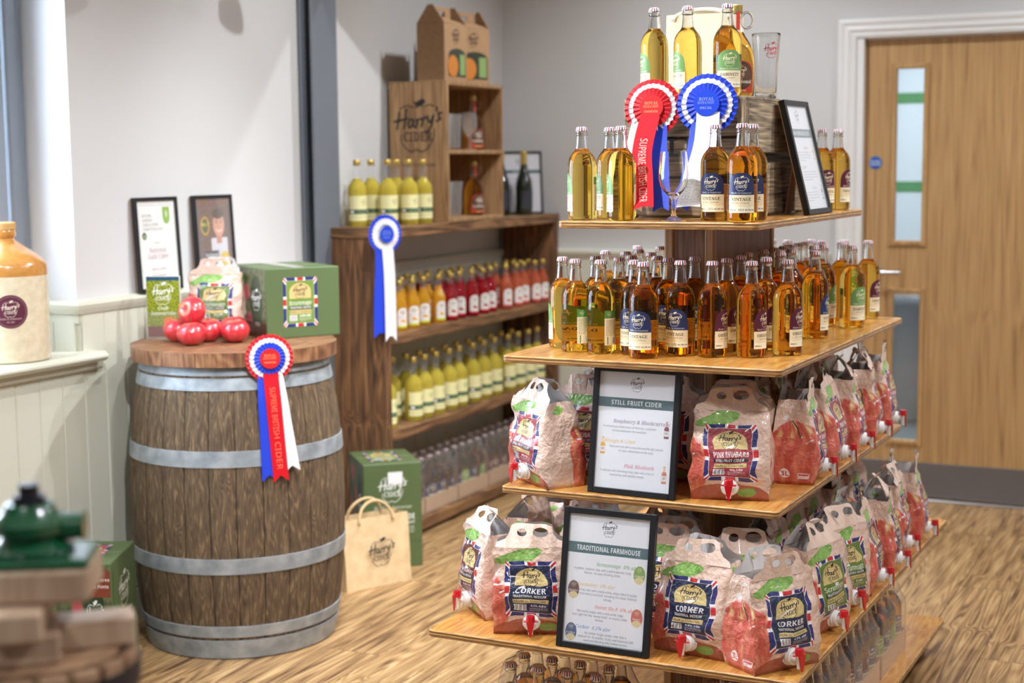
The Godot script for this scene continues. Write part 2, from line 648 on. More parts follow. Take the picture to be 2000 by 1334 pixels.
	M.iron = mat(rgb(52, 50, 58), 0.4, 0.5)
	# glass and drinks
	M.cider = {"dabinett": glass_mat(rgb(254, 218, 114), 0.038), "vintage": glass_mat(rgb(250, 196, 82), 0.038), "original": glass_mat(rgb(251, 200, 88), 0.038)}
	M.glass = glass_mat(Color(0.985, 0.99, 0.99), 0.05)
	M.neck = pane_mat(rgb(235, 240, 240), 0.06)
	M.juice = cloudy(rgb(226, 206, 84), 0.5)
	M.mango = cloudy(rgb(246, 186, 52), 0.4)
	M.berry = cloudy(rgb(196, 16, 38), 0.35)
	M.rhubarb = cloudy(rgb(226, 120, 84), 0.4)
	M.dark_glass = coat(mat(rgb(16, 30, 16), 0.1), 1.0, 0.03)
	M.gold = mat(rgb(206, 178, 96), 0.35, 0.7)
	M.flagon = glass_mat(rgb(248, 200, 96), 0.038)
	M.brown_ale = glass_mat(rgb(214, 140, 50), 0.038)
	M.wrap = pane_mat(rgb(225, 222, 222), 0.07, 0.1)
	M.acrylic = pane_mat(rgb(240, 240, 240), 0.05)
	M.pane = pane_mat(rgb(215, 228, 228), 0.04)
	M.cap = mat(Color.WHITE, 0.3)
	M.cap.vertex_color_use_as_albedo = true
	M.apple = coat(mat(Color.WHITE, 0.3), 0.8, 0.12)
	M.apple.vertex_color_use_as_albedo = true
	M.satin = {}
	for q in [["red", rgb(206, 22, 36)], ["blue", rgb(22, 62, 206)], ["white", rgb(236, 236, 240)]]:
		var m := mat(q[1], 0.6)
		m.rim_enabled = true
		m.rim = 0.4
		M.satin[q[0]] = m

var INK := rgb(52, 40, 38)
var CREAM := rgb(240, 226, 186)

func flag_border(im: Image, x: float, y: float, w: float, h: float, b: float) -> void:
	# a union flag showing as a border: navy corners, white rays and red stripes
	var navy := rgb(42, 46, 110)
	var red := rgb(196, 40, 48)
	var white := rgb(236, 232, 232)
	for yy in range(int(y), int(y + h)):
		for xx in range(int(x), int(x + w)):
			if xx > x + b and xx < x + w - b and yy > y + b and yy < y + h - b:
				continue
			var u := (xx - x - w / 2) / (w / 2)
			var v := (yy - y - h / 2) / (h / 2)
			var c := navy
			var dd := absf(absf(u) - absf(v))
			if dd < 0.13:
				c = white
			if dd < 0.05:
				c = red
			if absf(u) < 0.3 or absf(v) < 0.24:
				c = white
			if absf(u) < 0.18 or absf(v) < 0.13:
				c = red
			im.set_pixel(xx, yy, c)

func cider_label(im: Image, x: float, y: float, w: float, h: float, c: Color, title: String, sub: String, abv: String, script := false) -> void:
	# the pouch and box label
	flag_border(im, x, y, w, h, w * 0.1)
	var a := w * 0.085
	rect(im, x + a, y + a, w - 2 * a, h - 2 * a, rgb(226, 218, 206))
	rect(im, x + a + 2, y + a + 2, w - 2 * a - 4, h - 2 * a - 4, c)
	arch(im, x + w * 0.18, y + h * 0.11, w * 0.64, h * 0.32, rgb(206, 182, 122))
	logo(im, Vector2(x + w * 0.5, y + h * 0.28), w * 0.46, INK)
	text(im, title, Vector2(x + w * 0.5, y + h * 0.52), h * 0.085, rgb(246, 242, 240), false, not script, 0.22 if script else 0.08, w * 0.7)
	rect(im, x + w * 0.16, y + h * 0.585, w * 0.68, h * 0.065, rgb(24, 22, 26))
	text(im, sub, Vector2(x + w * 0.5, y + h * 0.615), h * 0.042, Color.WHITE, false, true, 0, w * 0.64)
	rect(im, x + w * 0.18, y + h * 0.67, w * 0.64, h * 0.075, rgb(206, 182, 122))
	text(im, "Made in Somerset", Vector2(x + w * 0.5, y + h * 0.705), h * 0.038, INK, true, false, 0.15)
	barcode(im, x + w * 0.18, y + h * 0.765, w * 0.22, h * 0.12)
	text(im, abv, Vector2(x + w * 0.64, y + h * 0.785), h * 0.04, Color.WHITE, false, true)
	lines(im, x + w * 0.46, y + h * 0.82, w * 0.36, 4, h * 0.02, rgb(214, 206, 206))

func bottle_label(c: Color, title: String, sub: String, year: String) -> Image:
	var im := Image.create(256, 356, false, Image.FORMAT_RGB8)
	im.fill(rgb(238, 222, 184))
	rect(im, 0, 0, 256, 196, c)
	logo(im, Vector2(130, 92), 150, CREAM)
	text(im, "Made in Somerset", Vector2(128, 178), 16, rgb(244, 238, 220), true)
	text(im, title, Vector2(128, 234), 28, INK, true, true, 0.0, 200)
	text(im, sub, Vector2(128, 268), 12, rgb(130, 118, 90), false, false, 0, 190)
	rect(im, 0, 300, 256, 56, rgb(246, 238, 206))
	text(im, "500ml e", Vector2(44, 330), 13, INK, false, true)
	text(im, year, Vector2(128, 330), 17, INK, true)
	text(im, "Alc 5% Vol", Vector2(208, 330), 13, INK, false, true)
	return im

func back_label(c: Color) -> Image:
	var im := Image.create(128, 256, false, Image.FORMAT_RGB8)
	im.fill(rgb(236, 222, 186))
	rect(im, 0, 0, 128, 56, c)
	logo(im, Vector2(44, 28), 46, CREAM)
	lines(im, 12, 70, 104, 12, 10, rgb(150, 128, 84), 3)
	barcode(im, 70, 200, 46, 46)
	stroke(im, [Vector2(26, 196), Vector2(26, 246)], 10, rgb(70, 120, 50))
	return im

func pouch_wrap(c: Color, title: String, sub: String, abv: String, script: bool, sd: int) -> Image:
	# left side, front, right side and back of a pouch, printed on kraft film
	var im := weave(1024, 448, rgb(208, 174, 154), rgb(233, 204, 187), 2, sd)
	var n := noise_bytes(1024, 448, 1, 4, 0.02, sd + 4, 4)
	# the big apple: across the left side on to the front; red with yellow streaks below the stem
	for ap in [Vector2(120, 258), Vector2(700, 270)]:
		var rx := 150.0 if ap.x < 500 else 60.0
		for y in range(110, 448):
			for x in range(maxi(0, int(ap.x - rx)), mini(1024, int(ap.x + rx))):
				var e := Vector2((x - ap.x) / rx, (y - ap.y) / (150.0 if y < ap.y else 260.0)).length()
				if e < 1.0:
					var q := rgb(198, 84, 70).lerp(rgb(226, 142, 112), clampf((n[y * 1024 + x] - 90) / 150.0, 0, 1))
					if y < ap.y - 60:
						q = q.lerp(rgb(222, 206, 140), clampf((n[y * 1024 + x] - 120) / 90.0, 0, 0.8))
					im.set_pixel(x, y, im.get_pixel(x, y).lerp(q, clampf((1.0 - e) * 14, 0, 1)))
	stroke(im, [Vector2(126, 196), Vector2(120, 150), Vector2(108, 118)], 9, rgb(74, 62, 38))
	for lf in [[Vector2(300, 46), 100.0, 40.0], [Vector2(424, 404), 44.0, 26.0], [Vector2(610, 40), 40.0, 22.0], [Vector2(860, 90), 100.0, 44.0]]:
		for y in range(int(lf[0].y - lf[2]), int(lf[0].y + lf[2])):
			for x in range(int(lf[0].x - lf[1]), int(lf[0].x + lf[1])):
				if y < 0 or x < 0 or y > 447:
					continue
				var p := Vector2((x - lf[0].x) / lf[1], (y - lf[0].y + (x - lf[0].x) * 0.25) / lf[2])
				if p.x * p.x + p.y * p.y * (1.0 + 0.8 * absf(p.x)) < 1.0:
					im.set_pixel(x, y, rgb(112, 160, 72).lerp(rgb(162, 200, 112), n[y * 1024 + x] / 255.0))
		stroke(im, [lf[0] + Vector2(-lf[1] * 0.9, lf[1] * 0.2), lf[0] + Vector2(lf[1] * 0.9, -lf[1] * 0.2)], 2.5, rgb(150, 186, 110))
	# cider showing through the film below
	for y in range(350, 448):
		for x in range(190, 520):
			if Vector2((x - 355) / 165.0, (y - 430) / 70.0).length() < 1.0:
				im.set_pixel(x, y, im.get_pixel(x, y).lerp(rgb(150, 60, 44), 0.75))
	oval(im, Vector2(424, 404), Vector2(40, 24), rgb(128, 166, 84))
	cider_label(im, 246, 70, 219, 276, c, title, sub, abv, script)
	oval(im, Vector2(66, 388), Vector2(25, 25), rgb(244, 236, 232))
	text(im, "3L", Vector2(66, 390), 26, rgb(190, 60, 50), false, true)
	rect(im, 122, 386, 46, 30, rgb(238, 224, 222))
	rect(im, 126, 390, 38, 9, rgb(206, 70, 74))
	return im

func make_prints() -> void:
	make_logo()
	var green := rgb(112, 152, 88)
	var navy := rgb(40, 50, 92)
	var wine := rgb(88, 30, 50)
	M.label = {"dabinett": tmat(bottle_label(green, "DABINETT", "SINGLE VARIETY", ""), 0.4),
		"vintage": tmat(bottle_label(navy, "VINTAGE", "MEDIUM | SPARKLING", "2022"), 0.4),
		"original": tmat(bottle_label(wine, "ORIGINAL", "DRY | SPARKLING", ""), 0.4)}
	M.back = {"dabinett": tmat(back_label(rgb(92, 140, 62)), 0.4), "vintage": tmat(back_label(navy), 0.4), "original": tmat(back_label(wine), 0.4)}
	M.pouch = {}
	for q in [["pink", rgb(150, 52, 62), "PINK RHUBARB", "STILL FRUIT CIDER", "4% ABV", false], ["corker", rgb(34, 42, 74), "CORKER", "TRADITIONAL MEDIUM", "4.5% ABV", false],
			["haymaker", rgb(92, 40, 36), "Haymaker", "TRADITIONAL MED/DRY", "6.0% ABV", true], ["scrummage", rgb(98, 122, 52), "Scrummage", "TRADITIONAL MEDIUM", "6% ABV", true]]:
		var m := tmat(pouch_wrap(q[1], q[2], q[3], q[4], q[5], 7), 0.45)
		coat(m, 0.6, 0.06)
		M.pouch[q[0]] = crumple(m, 0.35, 0.06, 77, 720)
	M.kraft = crumple(coat(wmat(weave(128, 128, rgb(214, 182, 162), rgb(237, 211, 195), 2), Vector3(8, 8, 8), 0.45, false), 0.5, 0.08), 0.15, 0.05, 5)
	M.pouch_in = coat(mat(rgb(226, 220, 216), 0.35), 0.6, 0.15)
	# juice and fruit labels
	var im := Image.create(256, 256, false, Image.FORMAT_RGB8)
	im.fill(rgb(240, 234, 176))
	rect(im, 0, 140, 256, 46, rgb(36, 84, 52))
	logo(im, Vector2(190, 66), 90, rgb(150, 160, 110))
	oval(im, Vector2(44, 163), Vector2(30, 15), rgb(240, 232, 232))
	text(im, "APPLE JUICE", Vector2(160, 163), 18, rgb(226, 224, 190), true, false, 0, 130)
	lines(im, 30, 206, 190, 3, 12, rgb(196, 190, 140))
	M.juice_label = tmat(im, 0.5)
	M.fruit_label = {}
	for q in [["mango", rgb(206, 216, 60), rgb(236, 150, 40)], ["berry", rgb(206, 40, 60), rgb(150, 16, 34)], ["rhubarb", rgb(226, 100, 110), rgb(196, 60, 66)]]:
		im = Image.create(160, 256, false, Image.FORMAT_RGB8)
		im.fill(rgb(240, 238, 232))
		logo(im, Vector2(80, 60), 86, rgb(90, 80, 78))
		oval(im, Vector2(76, 168), Vector2(30, 20), q[2])
		oval(im, Vector2(106, 178), Vector2(22, 14), q[2].lerp(q[1], 0.5))
		text(im, "STILL FRUIT CIDER", Vector2(80, 124), 11, rgb(90, 80, 78), false, false, 0, 140)
		rect(im, 0, 230, 160, 26, q[1])
		M.fruit_label[q[0]] = tmat(im, 0.5)
	# framed sheets
	var teal := rgb(40, 88, 96)
	M.sheet = {}
	im = sheet_base("STILL FRUIT CIDER", teal)
	item(im, "Raspberry & Blackcurrant", rgb(92, 40, 92), ["A refreshing combination of flavours, a popular", "choice whatever the weather."], 470, false, rgb(130, 40, 56))
	item(im, "Mango & Lime", rgb(226, 176, 60), ["Tasty and fresh with a citrus kick and the right amount", "of cider aftertaste at the end."], 640, true, rgb(230, 170, 50))
	item(im, "Pink Rhubarb", rgb(206, 70, 96), ["A delicate and refreshing fruity cider with a hint of", "nectarine and vanilla notes."], 850, false, rgb(206, 120, 80))
	M.sheet["fruit"] = tmat(im, 0.4)
	im = sheet_base("TRADITIONAL FARMHOUSE", teal)
	var y := 400
	for q in [["Scrummage  6% abv", rgb(80, 150, 60), ["A golden, medium cider with a well-balanced, fruity", "flavour. An easy drinking drink."], false, rgb(120, 160, 60)],
			["Haymaker  6% abv", rgb(222, 172, 80), ["A dry cider with a lovely aroma, using a blend of apples", "from Harry's orchard, including the classic Dabinett", "variety."], true, rgb(96, 44, 40)],
			["Sweet No.8  6% abv", rgb(226, 90, 80), ["Not overly sweet, with a nice acidic edge", "Just right for the 'sweet tooth' or novice cider", "drinker."], false, rgb(200, 90, 70)],
			["Corker  4.5% abv", rgb(50, 110, 190), ["An amber single variety cider that is", "matured for 18 months. Fruity, well-balanced with", "sweetness blending with mellow tannins."], true, rgb(36, 66, 120)]]:
		blurb(im, q[0], q[1], q[2], y, q[3], q[4])
		y += 165
	M.sheet["farmhouse"] = tmat(im, 0.4)
	im = sheet_base("500ml SPARKLING CIDER", teal)
	item(im, "Original", rgb(206, 80, 96), [], 450, false, rgb(206, 170, 60))
	item(im, "Dabinett", rgb(110, 160, 90), [], 640, true, rgb(214, 180, 70))
	item(im, "Vintage", rgb(90, 160, 200), [], 840, false, rgb(60, 70, 110))
	M.sheet["sparkling"] = tmat(im, 0.4)
	im = Image.create(360, 500, false, Image.FORMAT_RGB8)
	im.fill(rgb(226, 226, 232))
	logo(im, Vector2(180, 70), 90, rgb(120, 120, 126))
	rect(im, 0, 140, 360, 30, teal)
	lines(im, 110, 148, 140, 2, 16, rgb(220, 228, 228))
	lines(im, 60, 210, 240, 9, 24, rgb(186, 186, 196))
	M.sheet["special"] = tmat(im, 0.4)
	# certificate and magazine cover on the dado rail
	im = Image.create(384, 540, false, Image.FORMAT_RGB8)
	im.fill(rgb(236, 237, 234))
	rect(im, 26, 26, 332, 490, rgb(200, 202, 198))
	rect(im, 30, 30, 324, 482, rgb(238, 239, 236))
	var cy := 92
	for s in ["NATIONAL", "CHAMPION", "CIDER & PERRY", "COMPETITION 2018"]:
		var w: float = 18.0 * s.length() * 0.72
		text(im, s, Vector2(52 + w / 2, cy), 18, rgb(110, 112, 110), false, false, 0, w)
		cy += 28
	rect(im, 262, 40, 70, 66, rgb(128, 176, 50))
	oval(im, Vector2(297, 106), Vector2(35, 40), rgb(128, 176, 50))
	oval(im, Vector2(298, 84), Vector2(12, 24), rgb(206, 222, 170))
	oval(im, Vector2(66, 216), Vector2(22, 24), rgb(46, 66, 40))
	oval(im, Vector2(66, 220), Vector2(8, 11), rgb(150, 190, 110))
	text(im, "AWARDED", Vector2(190, 262), 11, rgb(150, 150, 150))
	text(im, "National", Vector2(190, 306), 30, rgb(150, 90, 104), true)
	text(im, "Gold Cider", Vector2(190, 346), 30, rgb(150, 90, 104), true)
	text(im, "Harry's Cider", Vector2(190, 424), 16, rgb(140, 90, 100), true, false, 0.2)
	text(im, "Somerset", Vector2(190, 466), 22, rgb(150, 90, 104), true)
	M.sheet["certificate"] = tmat(im, 0.4)
	im = speckle(360, 520, 66, rgb(84, 62, 54), rgb(132, 104, 92), 0.04)
	rect(im, 0, 0, 360, 40, rgb(120, 78, 52))
	rect(im, 150, 250, 170, 150, rgb(206, 206, 214))
	rect(im, 206, 226, 56, 60, rgb(190, 134, 112))
	oval(im, Vector2(236, 166), Vector2(60, 78), rgb(206, 152, 128))
	oval(im, Vector2(232, 96), Vector2(62, 34), rgb(74, 58, 50))
	for e in [-1, 1]:
		oval(im, Vector2(236 + e * 24, 152), Vector2(9, 5), rgb(70, 50, 46))
		stroke(im, [Vector2(236 + e * 36, 138), Vector2(236 + e * 14, 136)], 4, rgb(92, 66, 54))
	stroke(im, [Vector2(238, 156), Vector2(242, 182), Vector2(232, 184)], 4, rgb(184, 126, 104))
	stroke(im, [Vector2(212, 200), Vector2(236, 210), Vector2(262, 200)], 9, rgb(236, 222, 214))
	oval(im, Vector2(94, 170), Vector2(46, 60), rgb(196, 150, 40))
	oval(im, Vector2(94, 170), Vector2(34, 46), rgb(64, 92, 52))
	text(im, "No.1", Vector2(94, 160), 26, rgb(236, 200, 70), false, true)
	rect(im, 70, 330, 150, 190, rgb(46, 52, 64))
	for s in [["National", 356, 26], ["GOLD", 400, 36], ["Champion", 444, 24], ["Stock", 484, 26]]:
		text(im, s[0], Vector2(146, s[1]), s[2], rgb(226, 228, 232), true, true, 0, 140)
	oval(im, Vector2(282, 404), Vector2(56, 66), rgb(214, 180, 50))
	rect(im, 226, 404, 112, 70, rgb(214, 180, 50))
	M.sheet["magazine"] = tmat(im, 0.3)
	# green bag-in-box cartons
	M.carton = mat(rgb(88, 106, 66), 0.45)
	M.tape = mat(rgb(150, 150, 110), 0.4)
	im = Image.create(320, 440, false, Image.FORMAT_RGB8)
	cider_label(im, 0, 0, 320, 440, rgb(112, 140, 62), "Scrummage", "TRADITIONAL MEDIUM", "6.0% ABV", true)
	M.carton_label = tmat(im, 0.4)
	im = Image.create(320, 440, false, Image.FORMAT_RGB8)
	cider_label(im, 0, 0, 320, 440, rgb(180, 60, 62), "Sweet No.8", "TRADITIONAL SWEET", "6.0% ABV", true)
	M.carton_label_red = tmat(im, 0.4)
	im = speckle(512, 420, 33, rgb(60, 66, 46), rgb(120, 132, 92), 0.02)
	for q in [[140, 60, 60, 34], [300, 330, 70, 60], [60, 230, 50, 60], [250, 150, 40, 50]]:
		oval(im, Vector2(q[0], q[1]), Vector2(q[2], q[3]), rgb(176, 84, 90))
	oval(im, Vector2(380, 210), Vector2(84, 170), rgb(34, 62, 40))
	rect(im, 0, 330, 512, 90, rgb(84, 58, 46))
	logo(im, Vector2(382, 190), 150, rgb(238, 240, 236))
	text(im, "CRAFT CIDER", Vector2(130, 216), 26, rgb(200, 180, 180), false, false)
	text(im, "V10", Vector2(392, 340), 24, rgb(226, 226, 226))
	M.carton_photo = tmat(im, 0.35)
	im = Image.create(320, 420, false, Image.FORMAT_RGB8)
	im.fill(rgb(88, 106, 66))
	logo(im, Vector2(160, 120), 170, rgb(238, 240, 236))
	text(im, "Made in Somerset", Vector2(160, 226), 18, rgb(226, 228, 222), true, false, 0.15)
	text(im, "STORAGE GUIDE", Vector2(160, 280), 28, rgb(238, 240, 236), false, true, 0, 250)
	text(im, "KEEP COOL AND UPRIGHT", Vector2(160, 312), 16, rgb(226, 228, 222), false, true, 0, 250)
	lines(im, 40, 336, 240, 4, 14, rgb(206, 214, 196))
	M.carton_side = tmat(im, 0.45)
	im = Image.create(96, 128, false, Image.FORMAT_RGB8)
	im.fill(rgb(126, 62, 44))
	text(im, "20 Litres", Vector2(48, 44), 16, rgb(236, 232, 226), false, true)
	text(im, "35 Pints", Vector2(48, 76), 16, rgb(236, 232, 226), false, true)
	M.carton_litres = tmat(im, 0.4)
	# leaflets
	im = speckle(240, 400, 21, rgb(56, 88, 24), rgb(214, 206, 60), 0.06, 3)
	rect(im, 0, 0, 240, 26, rgb(44, 84, 112))
	rect(im, 0, 330, 240, 70, rgb(120, 70, 62))
	oval(im, Vector2(160, 300), Vector2(46, 36), rgb(226, 130, 40))
	logo(im, Vector2(120, 110), 170, rgb(244, 246, 242))
	text(im, "Craft", Vector2(120, 210), 22, rgb(244, 246, 242), true, true, 0.2)
	text(im, "Somerset Cider", Vector2(120, 244), 22, rgb(244, 246, 242), true, true, 0.2, 190)
	M.leaflet = tmat(im, 0.3)
	# prints in one colour
	M.ink = mat(rgb(46, 42, 40), 0.8)
	M.ink_red = mat(rgb(190, 44, 60), 0.6)
	im = Image.create(256, 256, false, Image.FORMAT_RGB8)
	im.fill(rgb(226, 214, 188))
	oval(im, Vector2(128, 128), Vector2(126, 126), rgb(92, 40, 58))
	for k in 60:
		var a := TAU * k / 60
		oval(im, Vector2(128, 128) + Vector2(cos(a), sin(a)) * 112, Vector2(3, 3), rgb(196, 170, 164))
	logo(im, Vector2(128, 106), 140, rgb(238, 226, 206))
	text(im, "Made in Somerset", Vector2(128, 182), 14, rgb(238, 226, 206), true)
	text(im, "6% ABV", Vector2(128, 206), 12, rgb(238, 226, 206))
	M.roundel = tmat(im, 0.35)
	im = Image.create(128, 128, false, Image.FORMAT_RGB8)
	im.fill(rgb(40, 92, 170))
	text(im, "Fire door", Vector2(64, 52), 17, Color.WHITE, false, true, 0, 104)
	text(im, "keep shut", Vector2(64, 80), 17, Color.WHITE, false, true, 0, 104)
	M.door_sign = tmat(im, 0.4)
	# rosette buttons and ribbons
	M.button = {}
	for q in [["red", rgb(206, 36, 40), rgb(222, 160, 110)], ["blue", rgb(30, 70, 205), rgb(150, 160, 200)]]:
		im = Image.create(128, 128, false, Image.FORMAT_RGB8)
		im.fill(q[1])
		text(im, "ROYAL", Vector2(64, 44), 15, q[2], true, true)
		text(im, "BATH & WEST", Vector2(64, 62), 12, q[2], true, true, 0, 92)
		text(im, "CHAMPION" if q[0] == "red" else "SPECIAL", Vector2(64, 88), 12, q[2], false, true, 0, 84)
		M.button[q[0]] = tmat(im, 0.35)
	M.ribbon = {}
	for q in [["supreme", rgb(206, 22, 36), "SUPREME BRITISH CIDER", rgb(238, 206, 190)], ["supreme_dark", rgb(206, 22, 36), "SUPREME BRITISH CIDER", rgb(226, 130, 92)], ["best", rgb(236, 236, 240), "BEST CIDER  ARTHUR DAVIES CUP", rgb(196, 198, 206)]]:
		im = Image.create(640, 96, false, Image.FORMAT_RGB8)
		im.fill(q[1])
		if q[0] == "best":
			text(im, "BEST CIDER", Vector2(400, 28), 28, q[3])
			text(im, "ARTHUR DAVIES CUP", Vector2(380, 68), 28, q[3], false, false, 0, 380)
		else:
			text(im, q[2], Vector2(360, 48), 36, q[3], false, false, 0, 430)
		M.ribbon[q[0]] = tmat(im, 0.65)
		M.ribbon[q[0]].metallic_specular = 0.3

func sheet_base(title: String, band: Color) -> Image:
	var im := Image.create(700, 1000, false, Image.FORMAT_RGB8)
	im.fill(rgb(238, 239, 244))
	logo(im, Vector2(350, 100), 140, rgb(48, 54, 66))
	rect(im, 0, 220, 700, 84, band)
	text(im, title, Vector2(350, 262), 38, rgb(240, 242, 242), false, true, 0, 560)
	return im

func item(im: Image, title: String, c: Color, body: Array, y: float, left: bool, drink: Color) -> void:
	# a name, two lines of text and a small bottle beside them
	var bxx := 60.0 if left else 640.0
	if body.is_empty():
		lines(im, 150 if left else 60, y - 8, 460, 4, 26, rgb(176, 178, 188))
	for k in body.size():
		text(im, body[k], Vector2(370 if left else 300, y + k * 34), 19, rgb(96, 98, 110), false, false, 0, 500 if k == 0 else 330)
	text(im, title, Vector2(220 if left else 410, y - 48), 30, c, true, false, 0.3)
	rect(im, bxx - 22, y - 10, 44, 82, drink)
	oval(im, Vector2(bxx, y - 10), Vector2(22, 24), drink)
	rect(im, bxx - 9, y - 66, 18, 40, drink.lerp(Color.WHITE, 0.5))
	rect(im, bxx - 9, y - 76, 18, 12, rgb(200, 170, 90))
	rect(im, bxx - 20, y + 6, 40, 46, rgb(240, 236, 230))
	logo(im, Vector2(bxx, y + 26), 30, INK)

func blurb(im: Image, title: String, c: Color, body: Array, y: float, left: bool, badge: Color) -> void:
	# a name, a few lines of text and an oval badge
	var bxx := 66.0 if left else 628.0
	text(im, title, Vector2(260 if left else 440, y - 20), 27, c, true, false, 0.3)
	for k in body.size():
		text(im, body[k], Vector2(370 if left else 310, y + 24 + k * 29), 18, rgb(96, 98, 110), false, false, 0, 500.0 * minf(1.0, body[k].length() / 50.0))
	oval(im, Vector2(bxx, y + 28), Vector2(50, 70), badge)
	oval(im, Vector2(bxx, y + 70), Vector2(40, 26), rgb(226, 206, 150))
	logo(im, Vector2(bxx, y - 10), 46, rgb(238, 224, 180))
	text(im, title.split(" ")[0], Vector2(bxx, y + 36), 16, rgb(246, 240, 226), true, true, 0.1, 88)

# ---- the place ----

const CAM_AT := Vector3(0, 1.5, 0)
const WALL_X := -3.27
const BACK_Z := -6.757
const CEIL := 2.95

func _ready() -> void:
	rng.seed = 7
	# camera: 53.8 mm on full frame, a little downwards and to the left
	var cam := Camera3D.new()
	cam.name = "camera"
	var lens := CameraAttributesPhysical.new()
	lens.frustum_focal_length = 53.82
	lens.frustum_focus_distance = 3.45
	lens.exposure_aperture = 3.1
	lens.frustum_near = 0.05
	lens.frustum_far = 100.0
	cam.attributes = lens
	add_child(cam)
	var yaw := deg_to_rad(25.575)
	var pitch := deg_to_rad(6.675)
	var roll := deg_to_rad(-0.547)
	cam.transform = Transform3D(Basis(Vector3.UP, yaw) * Basis(Vector3.RIGHT, -pitch) * Basis(Vector3.BACK, roll), CAM_AT)
	cam.current = true
	# sky: an overcast day outside the window
	var env := Environment.new()
	env.background_mode = Environment.BG_COLOR
	env.background_color = rgb(214, 230, 250)
	env.background_energy_multiplier = 26.0
	env.tonemap_mode = Environment.TONE_MAPPER_LINEAR
	env.tonemap_exposure = 0.72
	env.sdfgi_enabled = true
	env.ssao_enabled = true
	env.ssil_enabled = true
	var we := WorldEnvironment.new()
	we.name = "sky"
	we.environment = env
	add_child(we)
	# ceiling spots (each a lamp with its own light): place, aim, power, half angle
	var tint := rgb(246, 250, 255)
	for q in [
		# wide lamps that light the room
		[Vector3(-2.1, CEIL, -1.5), Vector3(-2.1, 0, -1.6), 3.0, 74.0],
		[Vector3(0.5, CEIL, -1.6), Vector3(0.4, 0, -1.8), 4.6, 74.0],
		[Vector3(0.7, CEIL, -3.6), Vector3(0.3, 0, -3.6), 3.6, 74.0],
		[Vector3(0.1, CEIL, -5.75), Vector3(-0.2, 0, -5.9), 4.5, 74.0],
		[Vector3(-2.1, CEIL, -5.7), Vector3(-2.1, 0, -5.8), 3.4, 74.0],
		[Vector3(2.3, CEIL, -2.2), Vector3(2.2, 0, -2.3), 2.6, 74.0],
		[Vector3(-0.8, CEIL, 1.0), Vector3(-0.8, 0, 0.9), 4.0, 74.0],
		# narrow ones on the goods
		[Vector3(-1.75, CEIL, -2.6), Vector3(-1.3, 0.9, -3.7), 6.2, 36.0],
		[Vector3(-1.5, CEIL, -4.75), Vector3(-3.2, 0.1, -3.5), 5.5, 34.0],
		[Vector3(-0.6, CEIL, -1.3), Vector3(-3.2, 0.3, -3.6), 10.0, 25.0],
		[Vector3(-1.75, CEIL, -3.0), Vector3(-2.8, 0.1, -4.6), 6.0, 24.0],
		[Vector3(-1.6, CEIL, -4.55), Vector3(-1.25, 0.9, -4.1), 3.5, 45.0],
		[Vector3(-1.7, CEIL, -3.9), Vector3(-3.1, 0.9, -5.6), 4.5, 40.0],
		[Vector3(0.4, CEIL, -4.6), Vector3(-3.1, 1.0, -3.6), 5.0, 40.0]]:
		spot(q[0], q[1], tint, q[2], q[3])
	make_mats()
	make_prints()
	build_room()
	build_pendants()
	build_door()
	build_display()
	build_tier_one()
	build_bottles()
	build_pouches()
	build_base_trays()
	build_barrel()
	build_shelving()
	build_floor_things()
	build_press()

func spot(at: Vector3, to: Vector3, c: Color, power: float, angle: float) -> void:
	# a round recessed ceiling lamp: white ring, glowing face, and the light just below it
	var o := thing("ceiling_spotlight", "small white recessed spotlight in the ceiling", "spotlight", at, 0, "recessed ceiling spotlights")
	part("ring", lt(ps([0.042, -0.004, 0.05, -0.006, 0.056, -0.001, 0.056, 0.0]), 20), mat(rgb(235, 235, 235), 0.4), o)
	var g := mat(rgb(255, 246, 230), 0.5)
	g.emission_enabled = true
	g.emission = c
	g.emission_energy_multiplier = 12.0
	part("glowing_face", lt(ps([0.0, -0.003, 0.042, -0.003]), 20), g, o)
	var l := SpotLight3D.new()
	l.name = "spot"
	o.add_child(l)
	l.position = Vector3(0, -0.03, 0)
	l.look_at_from_position(at + Vector3(0, -0.03, 0), to, Vector3.UP if absf((to - at).normalized().y) < 0.98 else Vector3.RIGHT)
	l.light_color = c
	l.light_energy = power
	l.light_size = 0.035
	l.spot_angle = angle
	l.spot_angle_attenuation = 0.9
	l.spot_range = 12.0
	l.spot_attenuation = 2.0
	l.shadow_enabled = true

